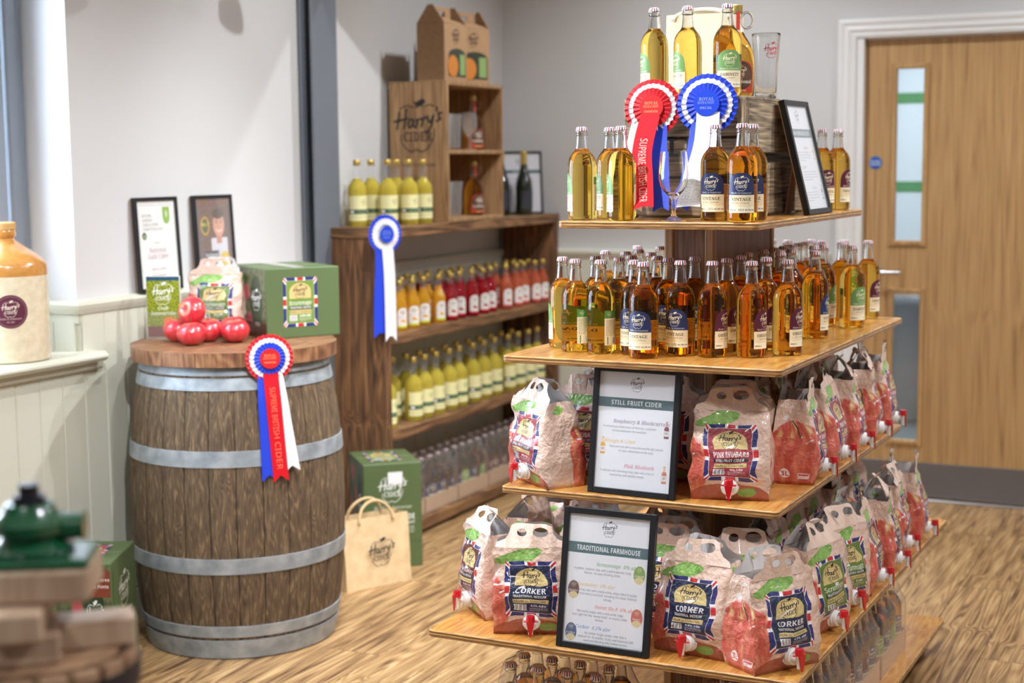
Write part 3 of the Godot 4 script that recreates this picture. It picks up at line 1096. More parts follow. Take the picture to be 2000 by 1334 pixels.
func build_room() -> void:
	# floor: oak planks laid along the room
	var fb := struct("floor", bx(Vector3(7.2, 0.1, 10.6), 0, Vector3(-0.1, -0.062, -1.9)), mat(rgb(70, 52, 36), 0.8))
	var plank := bx(Vector3(0.1835, 0.012, 1.216), 0.0012)
	var x := WALL_X + 0.09
	var col := 0
	while x < 1.9:
		var z := BACK_Z + 0.3 - fmod(col * 0.437, 1.22)
		while z < -0.2:
			var o := part("plank", plank, M.floor[(col * 5 + int(z * 3 + 40)) % 6], fb, Vector3(x, -0.006, z))
			if absf(z - BACK_Z) < 0.61:
				var cut := 1.216 - (0.608 - (z - BACK_Z))
				o.scale.z = cut / 1.216
				o.position.z = BACK_Z + cut / 2
			z += 1.22
		x += 0.186
		col += 1
	struct("ceiling", bx(Vector3(7.2, 0.1, 10.6), 0, Vector3(-0.1, CEIL + 0.05, -1.9)), M.ceiling)
	# left wall with the window opening (z -3.70 to -2.1, y 0.92 to 2.35)
	var b := MB.new()
	var wx := WALL_X - 0.15
	b.box(Vector3(wx, CEIL / 2, (BACK_Z - 3.70) / 2), Vector3(0.3, CEIL, -3.70 - BACK_Z))
	b.box(Vector3(wx, 0.45, -2.9), Vector3(0.3, 0.9, 1.6))
	b.box(Vector3(wx, (2.35 + CEIL) / 2, -2.9), Vector3(0.3, CEIL - 2.35, 1.6))
	b.box(Vector3(wx, CEIL / 2, (-2.1 + 3.3) / 2), Vector3(0.3, CEIL, 5.4))
	struct("wall_left", b.put(), M.wall)
	# back wall with the doorway
	b = MB.new()
	b.box(Vector3((WALL_X - 1.56) / 2, CEIL / 2, BACK_Z - 0.07), Vector3(-1.56 - WALL_X, CEIL, 0.14))
	b.box(Vector3(-1.08, (2.05 + CEIL) / 2, BACK_Z - 0.07), Vector3(0.96, CEIL - 2.05, 0.14))
	b.box(Vector3((-0.6 + 3.4) / 2, CEIL / 2, BACK_Z - 0.07), Vector3(4.0, CEIL, 0.14))
	struct("wall_back", b.put(), M.wall)
	struct("wall_right", bx(Vector3(0.1, CEIL, 10.6), 0, Vector3(3.4, CEIL / 2, -1.9)), M.wall)
	struct("wall_front", bx(Vector3(7.2, CEIL, 0.1), 0, Vector3(-0.1, CEIL / 2, 3.35)), M.wall)
	# window: grey frame deep in the reveal, a pane
	var w := struct("window_1", bx(Vector3(0.07, 1.43, 0.075), 0.006, Vector3(WALL_X - 0.2, 1.635, -3.655)), M.window_grey)
	for q in [[Vector3(0.07, 1.43, 0.075), Vector3(WALL_X - 0.2, 1.635, -2.14)], [Vector3(0.07, 0.07, 1.44), Vector3(WALL_X - 0.2, 0.96, -2.9)], [Vector3(0.07, 0.07, 1.44), Vector3(WALL_X - 0.2, 2.31, -2.9)], [Vector3(0.055, 1.3, 0.05), Vector3(WALL_X - 0.2, 1.635, -2.9)]]:
		part("frame_bar", bx(q[0], 0.005, q[1]), M.window_grey, w)
	for q in [-3.575, -2.95]:
		part("sash", bx(Vector3(0.05, 1.28, 0.045), 0.005, Vector3(WALL_X - 0.185, 1.635, q)), M.window_grey, w)
	part("pane", bx(Vector3(0.006, 1.3, 1.46), 0, Vector3(WALL_X - 0.205, 1.635, -2.9)), M.pane, w)
	# panelling below the dado: tongue and groove boards
	var board := bx(Vector3(0.014, 0.94, 0.0985), 0.003)
	var p := struct("trim_1", bx(Vector3(0.004, 1.02, BACK_Z * -1 - 3.702), 0, Vector3(WALL_X + 0.002, 0.52, (BACK_Z - 3.702) / 2)), M.groove)
	var z := -3.752
	while z > BACK_Z + 0.04:
		part("board", board, M.sage, p, Vector3(WALL_X + 0.01, 0.58, z))
		z -= 0.1
	p = struct("trim_2", bx(Vector3(0.004, 0.86, 3.4), 0, Vector3(WALL_X + 0.002, 0.45, -2.0)), M.groove)
	z = -3.652
	var board2 := bx(Vector3(0.014, 0.78, 0.0985), 0.003)
	while z > -3.7 and z < -0.5:
		part("board", board2, M.sage, p, Vector3(WALL_X + 0.01, 0.5, z))
		z += 0.1
	# panelling inside the reveal
	p = struct("trim_3", bx(Vector3(0.19, 0.13, 0.004), 0, Vector3(WALL_X - 0.08, 0.985, -3.696)), M.groove)
	for k in 2:
		part("board", bx(Vector3(0.085, 0.12, 0.01), 0.002), M.sage, p, Vector3(WALL_X - 0.045 - k * 0.088, 0.985, -3.692))
	# dado rail: along the wall, into the reveal, along the back wall
	var prof := [Vector2(0, -0.045), Vector2(0.012, -0.045), Vector2(0.014, -0.02), Vector2(0.022, -0.016), Vector2(0.03, 0.0), Vector2(0.034, 0.012), Vector2(0.03, 0.022), Vector2(0.018, 0.026), Vector2(0, 0.026)]
	struct("trim_4", moulding(prof, [Vector3(WALL_X - 0.16, 1.06, -3.7), Vector3(WALL_X, 1.06, -3.7), Vector3(WALL_X, 1.06, BACK_Z)], [Vector3(0, 0, 1), Vector3(0.72, 0, 0.72) * 1.39, Vector3(1, 0, 0)]), M.sage)
	struct("trim_5", moulding(prof, [Vector3(WALL_X, 1.06, BACK_Z), Vector3(-1.66, 1.06, BACK_Z)], [Vector3(0, 0, 1), Vector3(0, 0, 1)]), M.sage)
	var p6 := struct("trim_6", bx(Vector3(1.6, 1.0, 0.004), 0, Vector3(WALL_X + 0.81, 0.52, BACK_Z + 0.002)), M.groove)
	for k in 16:
		part("board", bx(Vector3(0.0985, 0.94, 0.014), 0.003), M.sage, p6, Vector3(WALL_X + 0.05 + k * 0.1, 0.58, BACK_Z + 0.01))
	# window board
	b = MB.new()
	b.box(Vector3(WALL_X - 0.06, 0.912, -2.93), Vector3(0.29, 0.03, 1.64), 0.012)
	struct("trim_10", b.put(), M.sage)
	b = MB.new()
	b.box(Vector3(WALL_X + 0.025, 0.885, -2.97), Vector3(0.03, 0.035, 1.6), 0.006)
	struct("trim_7", b.put(), M.sage)
	# skirting
	var skirt := [Vector2(0, 0), Vector2(0.02, 0), Vector2(0.02, 0.11), Vector2(0.016, 0.118), Vector2(0.02, 0.125), Vector2(0.012, 0.14), Vector2(0, 0.145)]
	struct("baseboard_left", moulding(skirt, [Vector3(WALL_X, 0, -0.4), Vector3(WALL_X, 0, BACK_Z)], [Vector3(1, 0, 0), Vector3(1, 0, 0)]), M.sage)
	struct("baseboard_back", moulding(skirt, [Vector3(WALL_X, 0, BACK_Z), Vector3(-1.66, 0, BACK_Z)], [Vector3(0, 0, 1), Vector3(0, 0, 1)]), M.sage)
	# steel column and the beam it carries
	var sc := struct("trim_8", bx(Vector3(0.012, CEIL, 0.175), 0.002, Vector3(-3.206, CEIL / 2, -5.055)), M.grey_steel)
	part("flange", bx(Vector3(0.012, CEIL, 0.175), 0.002, Vector3(-3.258, CEIL / 2, -5.055)), M.grey_steel, sc)
	part("web", bx(Vector3(0.045, CEIL, 0.02), 0, Vector3(-3.232, CEIL / 2, -5.055)), M.grey_steel, sc)
	var bm := struct("trim_9", bx(Vector3(6.6, 0.014, 0.175), 0.002, Vector3(0.06, 2.25, -5.055)), M.grey_steel)
	part("web", bx(Vector3(6.6, 0.69, 0.012), 0, Vector3(0.06, 2.602, -5.055)), M.grey_steel, bm)

func build_pendants() -> void:
	# three small dark lamp shades hung near the left wall, above the picture; their shadows fall on the wall
	for q in [[-3.48, 2.17], [-3.92, 2.16], [-4.42, 2.19]]:
		var o := thing("pendant_shade", "small dark enamel pendant lamp shade hanging near the left wall", "lamp", Vector3(-2.95, q[1], q[0]), 0, "pendant shades near the left wall")
		part("shade", lt(ps([0.055, 0.0, 0.054, 0.03, 0.042, 0.06, 0.02, 0.08, 0.012, 0.1, 0.0, 0.1]), 24), M.black, o)
		part("cord", lt(ps([0.003, 0.1, 0.003, CEIL - q[1]]), 8), M.black, o)

func moulding(prof: Array, path: Array, out: Array) -> ArrayMesh:
	# a profile of (outwards, up) carried along a path; out is the outward direction at each corner
	var b := MB.new()
	for k in path.size() - 1:
		for j in prof.size() - 1:
			var a: Vector3 = path[k] + out[k] * prof[j].x + Vector3.UP * prof[j].y
			var d: Vector3 = path[k + 1] + out[k + 1] * prof[j].x + Vector3.UP * prof[j].y
			var e: Vector3 = path[k + 1] + out[k + 1] * prof[j + 1].x + Vector3.UP * prof[j + 1].y
			var f: Vector3 = path[k] + out[k] * prof[j + 1].x + Vector3.UP * prof[j + 1].y
			b.quad(a, d, e, f)
	for k in [0, path.size() - 1]:
		var pts := []
		for q in prof:
			pts.append(path[k] + out[k] * q.x + Vector3.UP * q.y)
		var m := Vector3.ZERO
		b.poly(pts, path[path.size() - 1 - k])
	return b.put()

func build_door() -> void:
	var zf := BACK_Z - 0.03
	var x0 := -1.522
	var x1 := -0.62
	# leaf with two vision panels, cut out of the oak
	var d := MB.new()
	var g := [[-1.39, -1.266, 1.14, 1.888], [-1.39, -1.266, 0.258, 0.915]]
	for q in [[x0, -1.39, 0.012, 2.013], [-1.266, x1, 0.012, 2.013], [-1.39, -1.266, 1.888, 2.013], [-1.39, -1.266, 0.915, 1.14], [-1.39, -1.266, 0.012, 0.258]]:
		d.box(Vector3((q[0] + q[1]) / 2, (q[2] + q[3]) / 2, zf - 0.022), Vector3(q[1] - q[0], q[3] - q[2], 0.044))
	var o := struct("door_1", d.put(), M.oak)
	for q in g:
		var fr := MB.new()
		var t := 0.022
		fr.box(Vector3(q[0] - t / 2 + 0.004, (q[2] + q[3]) / 2, zf + 0.003), Vector3(t, q[3] - q[2] + 2 * t, 0.014), 0.004)
		fr.box(Vector3(q[1] + t / 2 - 0.004, (q[2] + q[3]) / 2, zf + 0.003), Vector3(t, q[3] - q[2] + 2 * t, 0.014), 0.004)
		fr.box(Vector3((q[0] + q[1]) / 2, q[2] - t / 2 + 0.004, zf + 0.003), Vector3(q[1] - q[0], t, 0.014), 0.004)
		fr.box(Vector3((q[0] + q[1]) / 2, q[3] + t / 2 - 0.004, zf + 0.003), Vector3(q[1] - q[0], t, 0.014), 0.004)
		var fo := part("glazing_bead", fr.put(), M.oak_trim, o)
		part("pane", bx(Vector3(q[1] - q[0], q[3] - q[2], 0.008), 0, Vector3((q[0] + q[1]) / 2, (q[2] + q[3]) / 2, zf - 0.02)), M.pane, fo)
	part("kick_plate", bx(Vector3(x1 - x0 - 0.02, 0.15, 0.0025), 0.001, Vector3((x0 + x1) / 2, 0.09, zf + 0.0015)), M.kick, o)
	part("threshold", bx(Vector3(0.94, 0.008, 0.06), 0.003, Vector3((x0 + x1) / 2, 0.004, zf + 0.01)), M.steel, o)
	var h := MB.new()
	h.tube([Vector3(-1.46, 1.006, zf), Vector3(-1.46, 1.006, zf + 0.05), Vector3(-1.452, 1.006, zf + 0.058), Vector3(-1.345, 1.006, zf + 0.058)], 0.009, 10)
	var ho := part("handle", h.put(), M.steel, o)
	part("rose", lt(ps([0, 0, 0.026, 0, 0.026, 0.006, 0.0, 0.006]), 20), M.steel, ho, Vector3(-1.46, 1.006, zf), Vector3(PI / 2, 0, 0))
	var dm := MB.new()
	disc(dm, 0.028, 0.002)
	var so := part("door_sign", dm.put(), M.door_sign, o, Vector3(-1.473, 1.483, zf + 0.0005))
	so.set_meta("label", "round blue sign")
	# frame and architrave
	var a := MB.new()
	a.box(Vector3(-1.541, 1.025, BACK_Z - 0.045), Vector3(0.036, 2.05, 0.1), 0.002)
	a.box(Vector3(-0.604, 1.025, BACK_Z - 0.045), Vector3(0.036, 2.05, 0.1), 0.002)
	a.box(Vector3(-1.072, 2.034, BACK_Z - 0.045), Vector3(0.90, 0.036, 0.1), 0.002)
	var ao := struct("trim_11", a.put(), M.white)
	var prof := [Vector2(0, 0), Vector2(0.012, 0), Vector2(0.016, 0.012), Vector2(0.012, 0.02), Vector2(0.02, 0.034), Vector2(0.016, 0.05), Vector2(0.022, 0.066), Vector2(0.018, 0.078), Vector2(0, 0.082)]
	var am := MB.new()
	for q in [[Vector3(-1.555, 0, BACK_Z), Vector3(-1.555, 2.022, BACK_Z), Vector3(-1, 0, 0), Vector3(-1, 1, 0)], [Vector3(-1.555, 2.022, BACK_Z), Vector3(-0.59, 2.022, BACK_Z), Vector3(-1, 1, 0), Vector3(1, 1, 0)], [Vector3(-0.59, 2.022, BACK_Z), Vector3(-0.59, 0, BACK_Z), Vector3(1, 1, 0), Vector3(1, 0, 0)]]:
		for j in prof.size() - 1:
			var pt := func(e: int, k: int) -> Vector3:
				return q[e] + q[e + 2] * prof[k].y + Vector3(0, 0, prof[k].x)
			am.quad(pt.call(0, j), pt.call(0, j + 1), pt.call(1, j + 1), pt.call(1, j))
	part("architrave", am.put(), M.white, ao)
	# the store room that shows through the panes
	var r := MB.new()
	r.box(Vector3(-0.9, 1.2, BACK_Z - 2.2), Vector3(3.4, 2.6, 0.1))
	r.box(Vector3(-2.6, 1.2, BACK_Z - 1.2), Vector3(0.1, 2.6, 2.2))
	r.box(Vector3(0.8, 1.2, BACK_Z - 1.2), Vector3(0.1, 2.6, 2.2))
	r.box(Vector3(-0.9, 2.5, BACK_Z - 1.2), Vector3(3.4, 0.1, 2.2))
	struct("wall_store", r.put(), mat(rgb(212, 222, 230), 0.8))
	struct("floor", bx(Vector3(3.4, 0.06, 2.2), 0, Vector3(-0.9, -0.035, BACK_Z - 1.2)), mat(rgb(128, 146, 150), 0.6))
	var wb := thing("wall_banner", "white notice board with two green stripes seen through the upper door pane", "notice board", Vector3(-2.1, 1.0, BACK_Z - 2.145))
	part("sheet", bx(Vector3(0.9, 1.0, 0.006), 0, Vector3(0, 0.5, 0)), mat(rgb(214, 228, 232), 0.5), wb)
	for y in [0.34, 0.84]:
		part("stripe", bx(Vector3(0.9, 0.06, 0.004), 0, Vector3(0, y, 0.005)), mat(rgb(70, 140, 80), 0.5), wb)
	var bn := thing("storage_bin", "dark olive bin seen through the lower door pane", "bin", Vector3(-2.0, 0, BACK_Z - 1.5))
	part("body", lt(ps([0.0, 0.0, 0.15, 0.0, 0.18, 0.5, 0.165, 0.5, 0.14, 0.02, 0, 0.02]), 24), mat(rgb(56, 64, 44), 0.5), bn)
	var cb := thing("cardboard_carton", "brown cardboard carton on the olive bin behind the door", "box", Vector3(-2.0, 0.5, BACK_Z - 1.5), 0.3)
	part("body", bx(Vector3(0.3, 0.16, 0.26), 0.003, Vector3(0, 0.08, 0)), M.cardboard, cb)
	part("tape", bx(Vector3(0.302, 0.002, 0.05), 0, Vector3(0, 0.161, 0)), mat(rgb(196, 170, 130), 0.4), cb)
	var pk := thing("plastic_sack", "clear crumpled plastic sack on grey shelf behind the door", "sack", Vector3(-1.95, 0.835, BACK_Z - 1.9))
	var sh := MB.new()
	var nz := FastNoiseLite.new()
	nz.frequency = 6.0
	sh.grid(func(u: float, v: float) -> Vector3:
		var aa := TAU * u
		var bb := PI * v
		var rr := 0.12 + 0.04 * nz.get_noise_3d(cos(aa) * sin(bb), cos(bb), sin(aa) * sin(bb))
		return Vector3(sin(aa) * sin(bb) * rr * 1.6, 0.1 - cos(bb) * rr, cos(aa) * sin(bb) * rr), 24, 14)
	part("film", sh.put(), coat(mat(rgb(190, 200, 206), 0.2)), pk)
	var st := thing("store_shelf", "grey metal shelf against the wall behind the door", "shelf", Vector3(-1.9, 0, BACK_Z - 1.9))
	part("board", bx(Vector3(0.9, 0.03, 0.4), 0.002, Vector3(0, 0.76, 0)), mat(rgb(196, 190, 176), 0.5), st)
	for e in [-0.42, 0.42]:
		part("leg", bx(Vector3(0.04, 0.745, 0.36), 0.002, Vector3(e, 0.3725, 0)), mat(rgb(150, 160, 164), 0.5), st)
	var lm := thing("ceiling_panel_lamp", "white square panel lamp on the store room ceiling", "lamp", Vector3(-1.4, 2.44, BACK_Z - 1.1))
	var gm := mat(Color.WHITE)
	gm.emission_enabled = true
	gm.emission = rgb(240, 246, 255)
	gm.emission_energy_multiplier = 2.0
	part("glowing_panel", bx(Vector3(0.6, 0.012, 0.6), 0.002), gm, lm)
	part("rim", bx(Vector3(0.64, 0.014, 0.64), 0.002, Vector3(0, 0.004, 0)), M.white, lm)
	var al := AreaLight3D.new()
	al.name = "panel_light"
	lm.add_child(al)
	al.position = Vector3(0, -0.02, 0)
	al.rotation.x = -PI / 2
	al.area_size = Vector2(0.6, 0.6)
	al.light_color = rgb(240, 246, 255)
	al.light_energy = 4.5
	al.shadow_enabled = true

func disc(b: MB, r: float, t: float, seg := 32) -> void:
	# a flat round plate that looks along +z, with the picture upright on its face
	var k := b.vert(Vector3(0, 0, t), Vector3.BACK, Vector2(0.5, 0.5))
	for s in seg + 1:
		var a := TAU * s / seg
		b.vert(Vector3(cos(a) * r, sin(a) * r, t), Vector3.BACK, Vector2(0.5 + cos(a) * 0.5, 0.5 - sin(a) * 0.5))
	for s in seg:
		b.tri(k, k + s + 2, k + s + 1)
		var a := TAU * s / seg
		var a2 := TAU * (s + 1) / seg
		b.quad(Vector3(cos(a) * r, sin(a) * r, t), Vector3(cos(a) * r, sin(a) * r, 0), Vector3(cos(a2) * r, sin(a2) * r, 0), Vector3(cos(a2) * r, sin(a2) * r, t))

# ---- the tiered display ----

const DISP := Vector3(-1.2458, 0, -3.8944)
const DISP_TURN := -0.01714
const TIER_Y := [1.3578, 1.0394, 0.7220, 0.4044, 0.0950]
const TIER_A := [0.2523, 0.3458, 0.3461, 0.4482, 0.4482]
const TIER_B := [0.4923, 0.6129, 0.6253, 0.8158, 0.8158]

func on(tier: int, lx: float, deep: float, up := 0.0) -> Vector3:
	# a place on a tier: to the right and away from the front
	return DISP + Basis(Vector3.UP, DISP_TURN) * Vector3(lx, 0, -deep) + Vector3.UP * (TIER_Y[tier] + up)

func slab(w: float, d: float, t: float, rc: float) -> ArrayMesh:
	# a board with rounded corners and a rounded edge; surface 0 the faces, surface 1 the edge
	var ring := []
	var outn := []
	for q in [[1, 1, 0], [1, -1, 1], [-1, -1, 2], [-1, 1, 3]]:
		for k in 5:
			var a: float = PI / 2 * q[2] + PI / 2 * k / 4.0
			var dr := Vector3(sin(a), 0, cos(a))
			# corners are visited front right, back right, back left, front left
			ring.append(Vector3(q[0] * (w / 2 - rc), 0, q[1] * (d / 2 - rc)))
			outn.append(dr)
	var m := ring.size()
	var top := MB.new()
	var e := 0.004
	for s in [1.0, -1.0]:
		var k := top.vert(Vector3(0, s * t / 2, 0), Vector3(0, s, 0))
		for j in m:
			top.vert(ring[j] + outn[j] * (rc - e) + Vector3(0, s * t / 2, 0), Vector3(0, s, 0))
		for j in m:
			var a := k + 1 + j
			var b := k + 1 + (j + 1) % m
			if s > 0:
				top.tri(k, b, a)
			else:
				top.tri(k, a, b)
	var am := top.put()
	var ed := MB.new()
	var prof := []
	for j in 5:
		var a := -PI / 2 + PI / 2 * j / 4.0
		prof.append([Vector2(rc - e + e * cos(a), -t / 2 + e + e * sin(a)), Vector2(cos(a), sin(a))])
	for j in 5:
		var a := PI / 2 * j / 4.0
		prof.append([Vector2(rc - e + e * cos(a), t / 2 - e + e * sin(a)), Vector2(cos(a), sin(a))])
	var run := 0.0
	var prev: Vector3 = ring[0] + outn[0] * rc
	var np := prof.size()
	for j in m + 1:
		var jj := j % m
		var here: Vector3 = ring[jj] + outn[jj] * rc
		run += here.distance_to(prev)
		prev = here
		for k in np:
			var nn: Vector2 = prof[k][1]
			ed.vert(ring[jj] + outn[jj] * prof[k][0].x + Vector3.UP * prof[k][0].y, outn[jj] * nn.x + Vector3.UP * nn.y, Vector2(run, 1.0 - (prof[k][0].y + t / 2) / t))
	for j in m:
		for k in np - 1:
			var q := j * np + k
			ed.tri(q, q + 1, q + np + 1)
			ed.tri(q, q + np + 1, q + np)
	return ed.put(am)

func build_display() -> void:
	var o := thing("tiered_display_stand", "varnished plywood display stand with four stepped shelves around a brown column", "display stand", DISP, DISP_TURN)
	for k in 5:
		part("shelf" if k < 4 else "base_board", slab(TIER_A[k] * 2, TIER_B[k] * 2, 0.018, 0.014), [M.ply_top, M.ply_edge], o, Vector3(0, TIER_Y[k] - 0.009, 0))
	var hw := 0.0635
	var hd := 0.253
	part("column_panel", bx(Vector3(hw * 2 - 0.012, 1.245, 0.012), 0, Vector3(0, 0.7175, hd - 0.008)), M.column_wood, o)
	part("column_panel", bx(Vector3(hw * 2 - 0.012, 1.245, 0.012), 0, Vector3(0, 0.7175, -hd + 0.008)), M.column_wood, o)
	part("column_panel", bx(Vector3(0.012, 1.245, hd * 2 - 0.012), 0, Vector3(hw - 0.008, 0.7175, 0)), M.column_wood, o)
	part("column_panel", bx(Vector3(0.012, 1.245, hd * 2 - 0.012), 0, Vector3(-hw + 0.008, 0.7175, 0)), M.column_wood, o)
	for e in [Vector2(1, 1), Vector2(-1, 1), Vector2(1, -1), Vector2(-1, -1)]:
		part("corner_post", bx(Vector3(0.024, 1.245, 0.024), 0.003, Vector3(e.x * (hw - 0.01), 0.7175, e.y * (hd - 0.01))), M.column_trim, o)
	for e in [Vector2(1, 1), Vector2(-1, 1), Vector2(1, -1), Vector2(-1, -1)]:
		part("foot", bx(Vector3(0.08, 0.077, 0.08), 0.004, Vector3(e.x * 0.36, 0.0385, e.y * 0.72)), M.column_wood, o)

# ---- bottles ----

const BOTTLE := [0.0, 0.004, 0.02, 0.0035, 0.027, 0.0, 0.0325, 0.002, 0.0349, 0.006, 0.0352, 0.012, 0.0352, 0.128, 0.0346, 0.138, 0.0322, 0.148, 0.0282, 0.1565, 0.0228, 0.1635, 0.0182, 0.169, 0.0158, 0.1735]
const NECK := [0.0158, 0.1735, 0.0146, 0.181, 0.0137, 0.191, 0.0129, 0.2, 0.0126, 0.204, 0.0142, 0.2055, 0.0144, 0.209, 0.013, 0.2105, 0.0128, 0.214, 0.0134, 0.2155, 0.0134, 0.219]
var MESH := {}
const ORD := ["first", "second", "third", "fourth", "fifth", "sixth", "seventh", "eighth", "ninth", "tenth", "eleventh", "twelfth", "thirteenth", "fourteenth", "fifteenth"]

func crown_cap() -> ArrayMesh:
	# a fluted crown cap printed with a red, white and blue flag
	var b := MB.new()
	b.use_col = true
	var n := 21
	var inks := [rgb(240, 240, 240).srgb_to_linear(), rgb(190, 30, 44).srgb_to_linear(), rgb(240, 240, 240).srgb_to_linear(), rgb(36, 44, 96).srgb_to_linear()]
	var prof := [Vector2(0.0142, 0.2155), Vector2(0.0146, 0.2175), Vector2(0.0138, 0.2205), Vector2(0.0128, 0.2245), Vector2(0.0105, 0.2258), Vector2(0.0, 0.226)]
	var seg := n * 4
	for j in prof.size() - 1:
		for s in seg:
			b.col = inks[int(s / 3.0) % 4] if j < 4 else inks[int(s / 7.0) % 4]
			var q := []
			for e in [[s, j], [s + 1, j], [s + 1, j + 1], [s, j + 1]]:
				var a: float = TAU * e[0] / seg
				var p: Vector2 = prof[e[1]]
				var wob: float = (0.0007 * cos(a * n)) * maxf(0.0, 1.0 - e[1] / 2.5)
				q.append(Vector3(sin(a) * (p.x + wob), p.y, cos(a) * (p.x + wob)))
			b.quad(q[0], q[1], q[2], q[3])
	return b.put()

func label_mesh(r: float, y0: float, y1: float, half: float, round_top: float) -> ArrayMesh:
	# a label stuck round a bottle, with a round-arched top if asked
	var b := MB.new()
	b.grid(func(u: float, v: float) -> Vector3:
		var a := lerpf(-half, half, u)
		var top := y1 - round_top * (1.0 - sqrt(maxf(0.0, 1.0 - pow(absf(2 * u - 1), 2.6))))
		var y := lerpf(y0, top, v)
		return Vector3(sin(a) * r, y, cos(a) * r), 22, 6)
	# the picture keeps its proportions under the arch
	for k in b.v.size():
		b.t[k].y = 1.0 - (b.v[k].y - y0) / (y1 - y0)
	return b.put()

func bottle_parts(o: Node3D, kind: String) -> void:
	if not MESH.has("bottle"):
		var body := ps(BOTTLE)
		body.append(Vector2(0.0, 0.1735))
		MESH.bottle = lt(body, 32)
		# the neck is a shell: outside up, over the lip, inside down to the drink
		var nk := ps(NECK)
		for k in range(nk.size() - 1, -1, -1):
			if nk[k].y < 0.204 or nk[k].y > 0.212:
				nk.append(Vector2(nk[k].x - 0.0022, nk[k].y))
		MESH.neck = lt(nk, 24)
		MESH.crown = crown_cap()
		MESH.front_label = label_mesh(0.03545, 0.022, 0.113, 0.93, 0.03)
		MESH.back_label = label_mesh(0.03545, 0.022, 0.105, 0.55, 0.0)
	part("cider", MESH.bottle, M.cider[kind], o)
	part("neck", MESH.neck, M.glass, o)
	part("crown_cap", MESH.crown, M.cap, o)
	part("front_label", MESH.front_label, M.label[kind], o)
	part("back_label", MESH.back_label, M.back[kind], o, Vector3.ZERO, Vector3(0, PI, 0))

var first := {}

func bottle(kind: String, at: Vector3, turn_deg: float, where: String, group: String) -> void:
	var ink: String = {"dabinett": "green", "vintage": "navy", "original": "maroon"}[kind]
	var label := "amber cider bottle with %s label %s" % [ink, where]
	if not first.has(kind):
		first[kind] = thing("cider_bottle", label, "bottle", at, deg_to_rad(turn_deg), group)
		bottle_parts(first[kind], kind)
	else:
		copy(first[kind], at, deg_to_rad(turn_deg), label, group)

func build_bottles() -> void:
	var kinds := {"d": "dabinett", "v": "vintage", "o": "original"}
	for q in [[-0.277, -0.407, "d", -75], [-0.213, -0.471, "d", -120], [-0.141, -0.483, "d", -112], [-0.214, -0.346, "d", -90], [-0.282, -0.123, "d", -90], [-0.137, -0.378, "d", -60], [-0.213, -0.148, "d", -95], [-0.138, -0.294, "v", -10], [-0.288, 0.120, "d", -80], [-0.213, -0.056, "d", -90], [-0.135, -0.168, "v", -15],
			[-0.215, 0.106, "d", -85], [-0.065, -0.302, "v", -5], [-0.016, -0.356, "v", 8], [-0.059, -0.469, "v", -3], [-0.013, -0.528, "v", -2], [0.050, -0.449, "v", -5], [0.032, -0.300, "v", 10], [0.128, -0.445, "o", 82], [0.126, -0.333, "o", 75], [0.122, -0.215, "o", 60], [0.102, -0.098, "o", 80],
			[0.215, -0.417, "o", 80], [0.102, 0.035, "o", 70], [0.204, -0.269, "o", 70], [0.102, 0.132, "o", 80], [-0.038, 0.570, "o", 100], [0.103, 0.219, "o", 70], [0.168, -0.030, "v", 60], [0.023, 0.528, "o", 80], [0.095, 0.292, "o", 100], [0.163, 0.087, "v", 70], [0.280, -0.344, "o", 78],
			[0.098, 0.374, "o", 80], [0.094, 0.447, "o", 100], [0.178, 0.256, "v", 85], [0.129, 0.512, "d", 60], [0.083, 0.570, "o", 80], [0.185, 0.329, "d", 95], [0.246, 0.021, "v", 92], [0.196, 0.483, "d", 60], [0.181, 0.570, "d", 80], [0.272, 0.304, "d", 60], [0.253, 0.561, "o", 78]]:
		var outer: bool = absf(q[0]) > 0.24 or q[1] < -0.4
		var where := "in the %s row of the second shelf" % ("outer" if outer else "inner")
		if q[3] < -100:
			where = "on second shelf showing its back label"
		bottle(kinds[q[2]], on(1, q[0], q[1]), q[3], where, "%s-labelled bottles %s" % [{"d": "green", "v": "navy", "o": "maroon"}[q[2]], where])
	# top shelf
	for q in [[-0.214, -0.428, "d", -72], [-0.179, -0.335, "d", -60], [-0.104, -0.443, "d", -66]]:
		bottle("dabinett", on(0, q[0], q[1]), q[3], "beside the red rosette on the top shelf", "green-labelled bottles on the top shelf")
	for q in [[0.118, -0.400, "v", 0], [0.205, -0.464, "v", 14], [0.200, -0.372, "v", 12]]:
		bottle("vintage", on(0, q[0], q[1]), q[3], "beside the blue rosette on the top shelf", "navy-labelled bottles on the top shelf")
	for q in [[0.164, 0.375, "o", 45], [0.190, 0.447, "o", 80]]:
		bottle("original", on(0, q[0], q[1]), q[3], "behind the leaning frame on the top shelf", "maroon-labelled bottles on the top shelf")
	# on the crate
	bottle("dabinett", on(0, -0.112, -0.204, 0.298), -52, "on the weathered crate, at its left end", "")
	bottle("dabinett", on(0, -0.025, -0.2, 0.298), -45, "on the crate, before the cream bag", "")
	bottle("dabinett", on(0, 0.078, -0.199, 0.298), 28, "on the weathered crate, beside the handled flagon", "")

# ---- rosettes, frames, crate ----

func pleats(r0: float, r1: float, z: float, n: int, amp: float) -> ArrayMesh:
	var b := MB.new()
	var seg := n * 3
	for j in 3:
		for s in seg:
			var q := []
			for e in [[s, j], [s, j + 1], [s + 1, j + 1], [s + 1, j]]:
				var a: float = TAU * e[0] / seg
				var f: float = e[1] / 3.0
				var r := lerpf(r0, r1, f) + (0.0015 * cos(TAU * e[0] / 3.0) if e[1] == 3 else 0.0)
				q.append(Vector3(sin(a) * r, cos(a) * r, z + amp * (0.3 + 0.7 * f) * [0.0, 1.0, 0.45][e[0] % 3] + 0.003 * (1.0 - f)))
			b.quad(q[0], q[1], q[2], q[3])
	return b.put()

